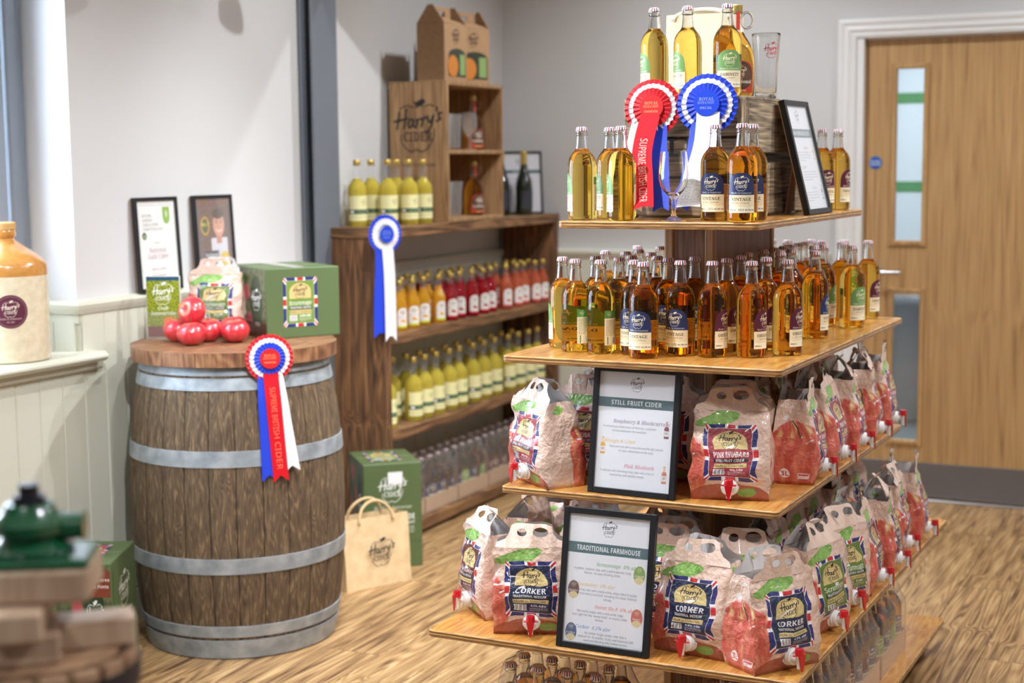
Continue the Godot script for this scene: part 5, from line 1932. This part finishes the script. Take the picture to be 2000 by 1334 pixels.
func build_barrel() -> void:
	var o := thing("wooden_barrel", "weathered oak cider barrel with galvanised hoops and a plank lid", "barrel", BAR)
	var n := 26
	var stave := MB.new()
	var half := PI / n - 0.0055
	stave.grid(func(u: float, v: float) -> Vector3:
		var y := v * 0.9
		var e := absf(2 * u - 1)
		var r := barrel_r(y) - (0.004 if e > 0.97 else 0.0)
		var a := lerpf(-half, half, u)
		if e > 0.97:
			a *= 1.02
		return Vector3(sin(a) * r, y + 0.002, cos(a) * r), 8, 20)
	var sm := stave.put()
	for k in n:
		part("stave", sm, M.stave[(k * 5) % 6], o, Vector3.ZERO, Vector3(0, TAU * k / n, 0))
	for q in [[0.004, 0.062], [0.073, 0.108], [0.275, 0.322], [0.602, 0.65], [0.83, 0.866], [0.874, 0.9]]:
		var pr := []
		for k in 4:
			var y := lerpf(q[0], q[1], k / 3.0)
			pr.append(Vector2(barrel_r(y) + 0.003, y))
		pr.push_front(Vector2(barrel_r(q[0]) - 0.001, q[0] - 0.001))
		pr.append(Vector2(barrel_r(q[1]) - 0.001, q[1] + 0.001))
		part("hoop", lt(pr, 64, 0.5), M.zinc, o)
	part("core", lt(ps([0.0, 0.006, 0.278, 0.006, 0.318, 0.44, 0.282, 0.89, 0.0, 0.89]), 32), mat(rgb(60, 46, 36), 0.9), o)
	# lid of five planks cut to a circle
	var r := 0.323
	for k in 5:
		var x0 := -r + k * 2 * r / 5.0 + 0.0008
		var x1 := -r + (k + 1) * 2 * r / 5.0 - 0.0008
		var b := MB.new()
		var top := PackedVector2Array()
		for j in 9:
			var x := lerpf(x0, x1, j / 8.0)
			top.append(Vector2(x, -sqrt(maxf(0.0, r * r - x * x))))
		for j in 9:
			var x := lerpf(x1, x0, j / 8.0)
			top.append(Vector2(x, sqrt(maxf(0.0, r * r - x * x))))
		b.prism(top, 0.902, 0.945)
		for j in b.v.size():
			var p := b.v[j]
			b.v[j] = Vector3(p.x, p.z, -p.y)
			var q := b.n[j]
			b.n[j] = Vector3(q.x, q.z, -q.y)
		part("lid_plank", b.put(), M.lid[k % 3], o, Vector3.ZERO, Vector3(0, 0.9, 0))
	# apples
	var ap := [[Vector3(-2.93, 0, -3.825), "at the front of the heap"], [Vector3(-3.03, 0, -3.885), "on the left of the heap, beside the leaflets"], [Vector3(-2.945, 0, -3.932), "in the middle of the heap"], [Vector3(-2.852, 0, -3.945), "beside the green carton"], [Vector3(-2.92, 0, -4.028), "at the back of the heap"]]
	for k in ap.size():
		apple(ap[k][0] + Vector3(0, 0.945, 0), k, 0.041, Vector3(0.12 * sin(k * 2.0), k * 1.3, 0.1 * cos(k * 3.0)), "shiny red apple on the barrel " + ap[k][1])
	apple(Vector3(-2.968, 1.008, -3.88), 7, 0.042, Vector3(1.2, 0.4, 0.5), "shiny red apple lying on top of the heap of apples")
	# leaflet holder
	var lh := thing("leaflet_holder", "clear stand of orchard leaflets on the barrel beside the apples", "leaflets", Vector3(-3.12, 0.945, -3.935), 0.4)
	part("leaflet", bx(Vector3(0.108, 0.195, 0.012), 0, Vector3(0, 0.106, 0)), mat(rgb(214, 216, 206), 0.5), lh)
	var fm := MB.new()
	fm.quad(Vector3(-0.053, 0.009, 0.0066), Vector3(0.053, 0.009, 0.0066), Vector3(0.053, 0.202, 0.0066), Vector3(-0.053, 0.202, 0.0066))
	part("leaflet_cover", fm.put(), M.leaflet, lh)
	var ac := MB.new()
	ac.box(Vector3(0, 0.045, 0.0105), Vector3(0.116, 0.09, 0.002))
	ac.box(Vector3(0, 0.08, -0.0105), Vector3(0.116, 0.16, 0.002))
	ac.box(Vector3(0, 0.001, 0), Vector3(0.116, 0.002, 0.05))
	ac.box(Vector3(-0.058, 0.045, 0), Vector3(0.002, 0.09, 0.021))
	ac.box(Vector3(0.058, 0.045, 0), Vector3(0.002, 0.09, 0.021))
	part("acrylic_pocket", ac.put(), M.acrylic, lh)
	pouch("scrummage", Vector3(-3.03, 0.945, -4.105), 20, 1, "standing on the barrel behind the leaflets", "")
	# green carton
	var c := thing("green_carton", "green twenty-litre cider carton with flag-bordered label on the barrel", "carton", Vector3(-2.86, 0.945, -4.233), deg_to_rad(57))
	carton(c, 0.256, 0.225, 0.31)
	face(c, "front_label", 0.118, 0.158, Vector3(-0.01, 0.115, 0.1557), 0.0, M.carton_label)
	face(c, "photo_side", 0.306, 0.221, Vector3(-0.1287, 0.1125, 0), -PI / 2, M.carton_photo)
	part("tape", bx(Vector3(0.05, 0.0006, 0.3), 0, Vector3(0, 0.2256, 0)), pane_mat(rgb(230, 225, 210), 0.25, 0.1), c)
	# rosette pinned on the lid's edge
	var ro := thing("tricolour_rosette", "red, white and blue rosette with red ribbon hanging on the barrel", "rosette", BAR + Vector3(0.3285 * sin(0.94), 0.926, 0.3285 * cos(0.94)), 0.94 - 0.15)
	rosette(ro, 0.072, [[0.74, 1.0, "red", 0.0], [0.62, 0.84, "white", 0.004], [0.36, 0.66, "blue", 0.008]], "red")
	part("ribbon", tail([Vector3(-0.012, -0.03, 0.0), Vector3(-0.016, -0.12, 0.012), Vector3(-0.014, -0.22, 0.016), Vector3(-0.012, -0.37, 0.022)], 0.046, 0.02), M.satin.blue, ro)
	part("ribbon", tail([Vector3(0.012, -0.03, 0.002), Vector3(0.026, -0.12, 0.014), Vector3(0.04, -0.22, 0.018), Vector3(0.058, -0.345, 0.024)], 0.046, 0.02), M.satin.white, ro)
	part("ribbon", tail([Vector3(0.0, -0.02, 0.006), Vector3(0.006, -0.12, 0.018), Vector3(0.012, -0.22, 0.022), Vector3(0.022, -0.372, 0.028)], 0.046, 0.02), M.ribbon.supreme_dark, ro)
	# frames on the dado rail
	var f := thing("picture_frame", "black frame with national champion certificate leaning on the left wall", "frame", Vector3(WALL_X + 0.03, 1.087, -4.075), PI / 2)
	frame(f, 0.222, 0.31, "certificate", 0.012, false, 0.05)
	f = thing("picture_frame", "black frame with magazine cover of smiling man leaning on the left wall", "frame", Vector3(WALL_X + 0.03, 1.087, -4.385), PI / 2)
	frame(f, 0.222, 0.31, "magazine", 0.012, false, 0.05)

func apple(at: Vector3, sd: int, r: float, turn: Vector3, label: String) -> void:
	# stands on its base at the given point; red skin with paler streaks
	var o := thing("apple", label, "apple", at)
	var b := MB.new()
	b.use_col = true
	var nz := FastNoiseLite.new()
	nz.seed = sd
	nz.frequency = 1.0
	var pr := []
	for k in 21:
		var a := PI * k / 20.0
		var rr := r * (1.0 + 0.07 * sin(a))
		var y := -cos(a) * r * 0.94
		var x := sin(a) * rr * (1.0 + 0.06 * cos(a - 2.2))
		y -= 0.011 * exp(-pow(x / 0.012, 2)) if a > PI / 2 else -0.008 * exp(-pow(x / 0.012, 2))
		pr.append(Vector2(maxf(x, 0.0), y + r * 0.9))
	b.lathe(pr, 28)
	for k in b.v.size():
		var p := b.v[k]
		var a := atan2(p.x, p.z)
		var s := nz.get_noise_2d(a * 7.0, p.y * 6.0) * 0.5 + 0.5
		var c := rgb(196, 26, 46).lerp(rgb(228, 96, 84), clampf(s * 1.3 - 0.35, 0, 1))
		if p.y > r * 1.72:
			c = c.lerp(rgb(214, 176, 90), 0.5)
		b.c[k] = c.srgb_to_linear()
	var m := part("skin", b.put(), M.apple, o, Vector3(0, r * 0.9, 0), turn)
	m.mesh = shifted(b, Vector3(0, -r * 0.9, 0))
	var st := MB.new()
	st.tube([Vector3(0, r * 0.72, 0), Vector3(0.001, r * 1.0, 0.001), Vector3(0.004, r * 1.25, 0.002)], [0.0012, 0.0012, 0.0018], 6)
	part("stem", st.put(), mat(rgb(84, 62, 40), 0.8), m)

func shifted(b: MB, by: Vector3) -> ArrayMesh:
	for k in b.v.size():
		b.v[k] += by
	return b.put()

func carton(o: Node3D, w: float, h: float, d: float) -> void:
	part("body", bx(Vector3(w, h, d), 0.0025, Vector3(0, h / 2, 0)), M.carton, o)
	part("flap_seam", bx(Vector3(w - 0.008, 0.0008, 0.002), 0, Vector3(0, h + 0.0003, 0)), M.tape, o)

func face(o: Node3D, called: String, w: float, h: float, at: Vector3, turn: float, m: Material) -> void:
	# a printed sheet stuck on a side of a carton
	part(called, face_mesh(w, h), m, o, at, Vector3(0, turn, 0))

func face_mesh(w: float, h: float) -> ArrayMesh:
	var b := MB.new()
	b.quad(Vector3(-w / 2, -h / 2, 0), Vector3(w / 2, -h / 2, 0), Vector3(w / 2, h / 2, 0), Vector3(-w / 2, h / 2, 0))
	return b.put()

# ---- the shelving along the left wall ----

const SHX := -2.968
const SHZ := -5.072

func build_shelving() -> void:
	var o := thing("shelving_unit", "dark reclaimed-timber shelving unit of bottles against the left wall", "shelving", Vector3(WALL_X + 0.026, 0, SHZ))
	var d := SHX - (WALL_X + 0.026)
	var l := 1.655
	part("side_panel", bx(Vector3(d, 1.213, 0.045), 0.003, Vector3(d / 2, 0.6065, -0.0225)), M.reclaimed, o)
	part("side_panel", bx(Vector3(d, 1.213, 0.045), 0.003, Vector3(d / 2, 0.6065, -l + 0.0225)), M.reclaimed, o)
	part("top_board", bx(Vector3(d + 0.01, 0.042, l + 0.01), 0.004, Vector3(d / 2, 1.234, -l / 2)), M.reclaimed_long, o)
	for y in [0.819, 0.439]:
		part("shelf_board", bx(Vector3(d, 0.042, l - 0.09), 0.004, Vector3(d / 2, y, -l / 2)), M.reclaimed_long, o)
	part("bottom_board", bx(Vector3(d, 0.05, l - 0.09), 0.004, Vector3(d / 2, 0.04, -l / 2)), M.reclaimed_long, o)
	for z in [-0.2, -l + 0.2]:
		part("foot", bx(Vector3(d - 0.02, 0.015, 0.08), 0, Vector3(d / 2, 0.0075, z)), M.reclaimed_long, o)
	# juice bottles: on top and on the third board
	var jb: Node3D
	for k in 13:
		jb = juice(jb, Vector3(SHX - 0.055, 0.46, [-5.172, -5.385, -5.479, -5.578, -5.693, -5.786, -5.913, -6.021, -6.129, -6.27, -6.377, -6.488, -6.592][k]), 1.0 + 0.3 * sin(k * 2.3), "in shelving front row, %s from the rosette end" % ORD[k], "front row juice bottles on the third board")
	for k in 12:
		jb = juice(jb, Vector3(SHX - 0.14, 0.46, -5.25 - k * 0.112), 1.3, "in shelving back row, %s from the rosette end" % ORD[k], "back row juice bottles on the third board")
	for q in [[-3.158, -5.2], [-3.165, -5.32], [-3.07, -5.29], [-3.118, -5.445], [-3.035, -5.395], [-3.03, -5.505]]:
		jb = juice(jb, Vector3(q[0], 1.255, q[1]), 0.75, "standing on top of the shelving unit", "juice bottles on top of the shelving")
	# fruit cider bottles on the second board
	var fb := {}
	for k in 15:
		var kind: String = "mango" if k < 5 else ("berry" if k < 10 else "rhubarb")
		var z: float = [-5.165, -5.264, -5.368, -5.48, -5.589, -5.7, -5.8, -5.894, -5.999, -6.1, -6.235, -6.346, -6.45, -6.55, -6.64][k]
		for row in 3:
			fruit(fb, kind, Vector3(SHX - 0.045 - row * 0.075 - (0.012 if k % 3 == 0 else 0.0), 0.84, z - (0.045 if row % 2 and k < 13 else 0.0)), 0.9 + 0.15 * sin(k * 1.9 + row), row, k)
	# wrapped trays at the bottom
	for k in 5:
		low_tray(Vector3(SHX - 0.105, 0.065, -5.27 - k * 0.295), k)
	# upright crate with two cubbies
	var c := thing("display_crate", "upright wooden crate with black apple emblem and two cubbies", "crate", Vector3(-3.1, 1.255, -5.86))
	var w := 0.275
	var ch := 0.58
	var cl := 0.52
	for k in 4:
		part("end_board", bx(Vector3(w / 4 - 0.0015, ch, 0.012), 0.0015, Vector3(-w / 2 + w / 8 + k * w / 4, ch / 2, cl / 2 - 0.006)), M.crate, c)
		part("end_board", bx(Vector3(w / 4 - 0.0015, ch, 0.012), 0.0015, Vector3(-w / 2 + w / 8 + k * w / 4, ch / 2, -cl / 2 + 0.006)), M.crate, c)
	for y in [0.009, ch / 2, ch - 0.009]:
		part("shelf_board", bx(Vector3(w, 0.016, cl - 0.026), 0.0015, Vector3(0, y, 0)), M.crate, c)
	part("back_board", bx(Vector3(0.01, ch - 0.002, cl - 0.026), 0, Vector3(-w / 2 + 0.006, ch / 2, 0)), M.crate, c)
	var em := MB.new()
	print_mask(em, LOGO, 110, 0.24)
	part("emblem", em.put(), M.ink, c, Vector3(0.0, 0.4, cl / 2 + 0.0006))
	var et := MB.new()
	var tmk := text_mask("Made in Somerset", 24, true)
	var sq := Image.create(tmk.get_width(), tmk.get_width(), false, Image.FORMAT_L8)
	sq.blit_rect(tmk, Rect2i(0, 0, tmk.get_width(), tmk.get_height()), Vector2i(0, tmk.get_width() / 2))
	print_mask(et, sq, 150, 0.16)
	part("lettering", et.put(), M.ink, c, Vector3(0.0, 0.25, cl / 2 + 0.0006))
	# glasses and flagons in the cubbies
	var tumbler := lt(ps([0.0, 0.0, 0.025, 0.0, 0.027, 0.003, 0.03, 0.09, 0.036, 0.15, 0.0345, 0.15, 0.028, 0.09, 0.025, 0.012, 0, 0.01]), 20)
	for lev in 2:
		var y: float = 1.255 + [0.017, ch / 2 + 0.008][lev]
		var nm: String = ["lower", "upper"][lev]
		for k in 4:
			var g := thing("tall_tumbler", "clear tall tumbler in the %s cubby of the display crate" % nm, "glass", Vector3(-3.02 - (k % 2) * 0.08, y, -5.68 - (k / 2) * 0.085), 0, "tumblers in the %s cubby" % nm)
			part("glass", tumbler, M.neck, g)
		var fl := thing("handled_flagon", "amber cider flagon in the %s cubby of the display crate" % nm, "flagon", Vector3(-3.04, y, -5.98), 1.1)
		flagon(fl)
	var sg := thing("stemmed_glass", "stemmed beer glass in the upper cubby of the display crate", "glass", Vector3(-3.0, 1.255 + ch / 2 + 0.008, -5.87))
	part("bowl_and_stem", lt(ps([0.0, 0.002, 0.03, 0.0, 0.033, 0.002, 0.006, 0.01, 0.005, 0.045, 0.012, 0.055, 0.03, 0.085, 0.034, 0.11, 0.029, 0.16, 0.0275, 0.16, 0.032, 0.11, 0.028, 0.086, 0.0, 0.06]), 24), M.neck, sg)
	# cardboard carriers on the crate
	for q in [["plain cardboard bottle carrier with a peaked handle on the display crate", Vector3(-3.045, 1.835, -5.715), PI / 2], ["cardboard bottle carrier printed with an emblem and an orange apple", Vector3(-3.07, 1.835, -5.95), PI / 2 - 0.3]]:
		carrier(q[0], q[1], q[2])
	# dark bottles and a frame beside the crate
	for q in [[-3.115, -6.41], [-3.03, -6.475]]:
		var db := thing("dark_wine_bottle", "dark green sparkling cider bottle with gold foil beside the display crate", "bottle", Vector3(q[0], 1.255, q[1]), 1.0, "dark bottles beside the display crate")
		part("glass", lt(ps([0, 0, 0.038, 0, 0.04, 0.005, 0.04, 0.13, 0.036, 0.16, 0.024, 0.195, 0.0165, 0.225, 0.0145, 0.25, 0, 0.25]), 24), M.dark_glass, db)
		part("foil", lt(ps([0.0165, 0.22, 0.0152, 0.245, 0.0152, 0.29, 0.013, 0.298, 0, 0.3]), 20), M.gold, db)
		part("front_label", label_mesh(0.0404, 0.03, 0.115, 0.9, 0.0), mat(rgb(52, 54, 62), 0.5), db)
	var f := thing("picture_frame", "black frame with a printed sheet standing behind two dark bottles", "frame", Vector3(-3.1, 1.255, -6.6), 0.75)
	frame(f, 0.215, 0.297, "special", 0.01, false, 0.1)
	# blue and white rosette on the unit's corner
	var ro := thing("blue_white_rosette", "blue and white rosette with long ribbons pinned to the shelving unit", "rosette", Vector3(SHX + 0.012, 1.232, SHZ + 0.01), 1.12)
	rosette(ro, 0.075, [[0.7, 1.0, "blue", 0.0], [0.5, 0.8, "white", 0.004]], "blue")
	part("ribbon", tail([Vector3(-0.01, -0.03, 0.002), Vector3(-0.015, -0.13, 0.008), Vector3(-0.025, -0.25, 0.01), Vector3(-0.03, -0.395, 0.012)], 0.07, 0.03), M.satin.blue, ro)
	part("ribbon", tail([Vector3(0.006, -0.03, 0.006), Vector3(0.01, -0.13, 0.012), Vector3(0.01, -0.25, 0.016), Vector3(0.008, -0.41, 0.02)], 0.05, 0.03), M.satin.white, ro)

func juice(proto: Node3D, at: Vector3, turn: float, where: String, group: String) -> Node3D:
	var label := "yellow apple juice bottle " + where
	if proto:
		copy(proto, at, turn, label, group)
		return proto
	var o := thing("juice_bottle", label, "bottle", at, turn, group)
	part("juice", lt(ps([0, 0, 0.034, 0.0, 0.0375, 0.005, 0.0375, 0.142, 0.035, 0.158, 0.026, 0.172, 0.0175, 0.182, 0.0155, 0.188, 0, 0.188]), 24), M.juice, o)
	part("neck", lt(ps([0.0155, 0.188, 0.0138, 0.2, 0.0128, 0.235, 0.0135, 0.245]), 18), M.neck, o)
	part("cap", lt(ps([0.0135, 0.238, 0.0145, 0.239, 0.0145, 0.258, 0.013, 0.26, 0, 0.26]), 18), M.gold, o)
	part("front_label", label_mesh(0.0378, 0.022, 0.12, 1.25, 0.0), M.juice_label, o)
	return o

func fruit(protos: Dictionary, kind: String, at: Vector3, turn: float, row: int, place: int) -> void:
	var nm: String = {"mango": "yellow", "berry": "deep red", "rhubarb": "pink"}[kind]
	var rown: String = ["front", "middle", "back"][row]
	var label := "small bottle of %s fruit cider, %s row, %s from the rosette end" % [nm, rown, ORD[place]]
	var group := "%s fruit cider bottles, %s row" % [nm, rown]
	if protos.has(kind):
		copy(protos[kind], at, turn, label, group)
		return
	var o := thing("fruit_cider_bottle", label, "bottle", at, turn, group)
	protos[kind] = o
	part("cider", lt(ps([0, 0, 0.027, 0.0, 0.03, 0.004, 0.03, 0.102, 0.0275, 0.116, 0.021, 0.13, 0.0155, 0.143, 0.0135, 0.155, 0, 0.155]), 22), M[kind], o)
	part("neck", lt(ps([0.0135, 0.155, 0.012, 0.17, 0.0115, 0.182]), 16), M.neck, o)
	part("cap", lt(ps([0.0125, 0.18, 0.0135, 0.181, 0.0135, 0.198, 0.012, 0.2, 0, 0.2]), 16), M.gold, o)
	part("front_label", label_mesh(0.0303, 0.014, 0.092, 0.8, 0.025), M.fruit_label[kind], o)

func low_tray(at: Vector3, k: int) -> void:
	wrapped_tray(at, 0.0, 2, 4, [["dabinett", "original"], ["vintage"], ["vintage", "dabinett"], ["original"], ["vintage", "original"]][k], "at the bottom of the shelving unit", ORD[k] + " from the rosette end")

func carrier(label: String, at: Vector3, turn: float) -> void:
	# a gable-topped cardboard bottle carrier with a handle slot and a cut-out window
	var o := thing("bottle_carrier", label, "carrier", at, turn)
	var w := 0.2
	var d := 0.13
	var h := 0.235
	part("body", bx(Vector3(w, h, d), 0.002, Vector3(0, h / 2, 0)), M.cardboard, o)
	for s in [1.0, -1.0]:
		var b := MB.new()
		# sloping panel of the gable
		b.quad(Vector3(-w / 2, h, s * d / 2), Vector3(w / 2, h, s * d / 2), Vector3(w / 2 - 0.03, h + 0.028, s * 0.004), Vector3(-w / 2 + 0.03, h + 0.028, s * 0.004))
		part("gable_flap", b.put(), M.cardboard, o)
	var hd := MB.new()
	for q in [[-0.05, 0.04, 0.058], [0.05, 0.04, 0.058]]:
		hd.box(Vector3(q[0], h + 0.045, 0), Vector3(0.05, 0.05, 0.004))
	hd.box(Vector3(0, h + 0.062, 0), Vector3(0.052, 0.016, 0.004))
	hd.box(Vector3(0, h + 0.026, 0), Vector3(0.052, 0.012, 0.004))
	part("handle", hd.put(), M.cardboard, o)
	for s in [1.0, -1.0]:
		var e := MB.new()
		e.prism(PackedVector2Array([Vector2(-d / 2, h), Vector2(d / 2, h), Vector2(0.012, h + 0.075), Vector2(-0.012, h + 0.075)]), -0.0015, 0.0015)
		part("gable_end", e.put(), M.cardboard, o, Vector3(s * (w / 2 - 0.003), 0, 0), Vector3(0, PI / 2, 0))
	var em := MB.new()
	print_mask(em, LOGO, 50, 0.07)
	part("emblem", em.put(), M.ink, o, Vector3(0.0, 0.185, d / 2 + 0.0008))
	var win := MB.new()
	arch_outline(win, 0.15, 0.115, 0.001)
	part("window_print", win.put(), mat(rgb(52, 58, 44), 0.4), o, Vector3(0.01, 0.02, d / 2 + 0.0004))
	var lb := MB.new()
	lb.box(Vector3(0.055, 0.07, d / 2 + 0.0012), Vector3(0.045, 0.085, 0.0012))
	part("bottle_print", lb.put(), mat(rgb(140, 168, 104), 0.5), o)
	var ap := MB.new()
	disc(ap, 0.045, 0.0012)
	part("apple_print", ap.put(), mat(rgb(206, 128, 48), 0.5), o, Vector3(-0.03, 0.062, d / 2 + 0.0014))

func arch_outline(b: MB, w: float, h: float, t: float) -> void:
	var o := PackedVector2Array([Vector2(-w / 2, 0), Vector2(w / 2, 0)])
	for k in 13:
		var a := PI * k / 12.0
		o.append(Vector2(cos(a) * w / 2, h * 0.75 + sin(a) * h * 0.25))
	b.prism(o, 0.0, t)

# ---- things on the floor and the sill ----

func build_floor_things() -> void:
	var c := thing("green_carton", "green cider carton standing upright behind the jute bag", "carton", Vector3(-2.91, 0, -4.95), deg_to_rad(42))
	carton(c, 0.22, 0.395, 0.28)
	face(c, "printed_side", 0.216, 0.29, Vector3(0, 0.24, 0.1407), 0.0, M.carton_side)
	face(c, "photo_side", 0.276, 0.385, Vector3(-0.1107, 0.1975, 0), -PI / 2, M.carton_photo)
	part("address_sticker", bx(Vector3(0.055, 0.045, 0.0008), 0, Vector3(0.01, 0.34, 0.1413)), M.paper, c)
	part("top_label", face_mesh(0.12, 0.17), M.carton_label, c, Vector3(-0.01, 0.3962, 0.0), Vector3(-PI / 2, 0, 0))
	var b := thing("jute_bag", "natural jute bag with printed emblem standing on the floor", "bag", Vector3(-2.79, 0, -4.635), deg_to_rad(62))
	bag(b, 0.27, 0.25, 0.12, M.jute, M.rope)
	var em := MB.new()
	print_mask(em, LOGO, 70, 0.115)
	part("emblem", em.put(), M.ink, b, Vector3(0.01, 0.125, 0.0615))
	c = thing("green_carton", "green cider carton with red flag-bordered label under the window sill", "carton", Vector3(-3.062, 0, -3.472), deg_to_rad(25))
	carton(c, 0.2, 0.36, 0.27)
	face(c, "printed_side", 0.24, 0.3, Vector3(0.1008, 0.19, 0), PI / 2, M.carton_side)
	face(c, "photo_side", 0.196, 0.35, Vector3(0, 0.18, 0.1357), 0.0, M.carton_photo)
	face(c, "litres_print", 0.06, 0.08, Vector3(0.066, 0.3, 0.1364), 0.0, M.carton_litres)
	part("top_label", face_mesh(0.12, 0.17), M.carton_label_red, c, Vector3(-0.01, 0.3612, 0.0), Vector3(-PI / 2, 0.0, 0))
	# stoneware jar on the sill
	var j := thing("stoneware_jar", "large two-tone stoneware cider jar on the window sill", "jar", Vector3(-3.318, 0.927, -3.45))
	part("cream_body", lt(ps([0, 0.0, 0.115, 0.0, 0.122, 0.006, 0.122, 0.255]), 48), coat(wmat(speckle(256, 256, 15, rgb(214, 198, 164), rgb(232, 220, 192), 0.03), Vector3(4, 4, 4), 0.35, false), 0.8, 0.12), j)
	part("tan_shoulder", lt(ps([0.122, 0.255, 0.122, 0.282, 0.118, 0.293, 0.09, 0.318, 0.055, 0.342, 0.033, 0.358, 0.03, 0.364, 0.034, 0.367, 0.037, 0.378, 0.034, 0.388, 0.03, 0.389]), 48), coat(wmat(speckle(256, 256, 16, rgb(186, 124, 52), rgb(208, 148, 72), 0.04), Vector3(4, 4, 4), 0.3, false), 0.9, 0.1), j)
	part("cork_stopper", lt(ps([0.029, 0.386, 0.036, 0.39, 0.037, 0.408, 0.034, 0.411, 0, 0.411]), 32), mat(rgb(206, 160, 96), 0.6), j)
	var rd := MB.new()
	rd.grid(func(u: float, v: float) -> Vector3:
		var a := TAU * u
		var x := sin(a) * v * 0.05
		return Vector3(sin(x / 0.1225) * 0.1226, 0.155 + cos(a) * v * 0.05, cos(x / 0.1225) * 0.1226), 40, 6)
	for k in rd.v.size():
		var u := rd.t[k].x
		var v := 1.0 - rd.t[k].y
		rd.t[k] = Vector2(0.5 + 0.5 * v * sin(TAU * u), 0.5 - 0.5 * v * cos(TAU * u))
		rd.n[k] = Vector3(rd.v[k].x, 0, rd.v[k].z).normalized()
	part("round_label", rd.put(), M.roundel, j, Vector3.ZERO, Vector3(0, 0.85, 0))

# ---- the cider press in the foreground ----

func build_press() -> void:
	var base := Vector3(-1.17, 0.69, -1.236)
	var tb := thing("side_table", "small round wooden table under the cider press", "table", Vector3(base.x, 0, base.z))
	part("table_top", lt(ps([0, 0.66, 0.2, 0.66, 0.205, 0.67, 0.2, 0.69, 0, 0.69]), 32), M.press_wood, tb)
	for k in 3:
		part("leg", bx(Vector3(0.04, 0.662, 0.04), 0.004, Vector3(0.14 * sin(TAU * k / 3.0), 0.331, 0.14 * cos(TAU * k / 3.0))), M.press_wood, tb)
	var o := thing("cider_press", "wooden cider press with slatted basket and green cast-iron screw head", "press", base, 0.55)
	o.scale = Vector3.ONE * 0.88
	var n := 18
	var r := 0.115
	var slat := bx(Vector3(0.034, 0.32, 0.014), 0.003, Vector3(0, 0.165, r))
	for k in n:
		part("slat", slat, M.press_wood, o, Vector3.ZERO, Vector3(0, TAU * k / n, 0))
	for y in [0.06, 0.285]:
		part("iron_hoop", lt(ps([r + 0.007, y, r + 0.011, y, r + 0.011, y + 0.026, r + 0.007, y + 0.026]), 40), M.iron, o)
	part("press_plate", lt(ps([0, 0.3, r - 0.012, 0.3, r - 0.012, 0.328, 0, 0.328]), 32), M.press_wood, o)
	for q in [[Vector3(0.02, 0.347, 0.0), Vector3(0.2, 0.036, 0.05), 0.2], [Vector3(-0.03, 0.347, 0.06), Vector3(0.14, 0.036, 0.04), 0.2], [Vector3(-0.01, 0.383, 0.02), Vector3(0.06, 0.035, 0.17), 0.1]]:
		var b := MB.new()
		b.box(q[0], q[1], 0.003, Basis(Vector3.UP, q[2]))
		part("pressing_block", b.put(), M.press_block, o)
	var cb := MB.new()
	cb.box(Vector3(-0.01, 0.4215, 0.01), Vector3(0.175, 0.04, 0.11), 0.004)
	part("cross_block", cb.put(), M.press_block, o)
	var g := MB.new()
	g.box(Vector3(-0.005, 0.4465, 0.01), Vector3(0.165, 0.012, 0.1), 0.004)
	g.lathe(ps([0.0, 0.45, 0.05, 0.45, 0.052, 0.458, 0.038, 0.466, 0.034, 0.472, 0.044, 0.478, 0.045, 0.49, 0.034, 0.5, 0.028, 0.512, 0.0, 0.512]), 28)
	g.tube([Vector3(0.01, 0.482, 0), Vector3(0.06, 0.482, 0.0), Vector3(0.066, 0.482, 0)], [0.02, 0.016, 0.019], 14)
	part("screw_head", g.put(), M.press_green, o)
	var sc := MB.new()
	sc.tube([Vector3(0, 0.3, 0), Vector3(0, 0.535, 0)], 0.012, 14)
	sc.lathe(ps([0.0, 0.512, 0.02, 0.512, 0.02, 0.522, 0.0, 0.522]), 6)
	part("screw", sc.put(), M.iron, o)
	for y in [0.3, 0.24]:
		var t := MB.new()
		t.tube([Vector3(-0.1, y, 0.11), Vector3(-0.02, y - 0.012, 0.155)], [0.012, 0.015], 12)
		part("white_peg", t.put(), M.white_plastic, o)
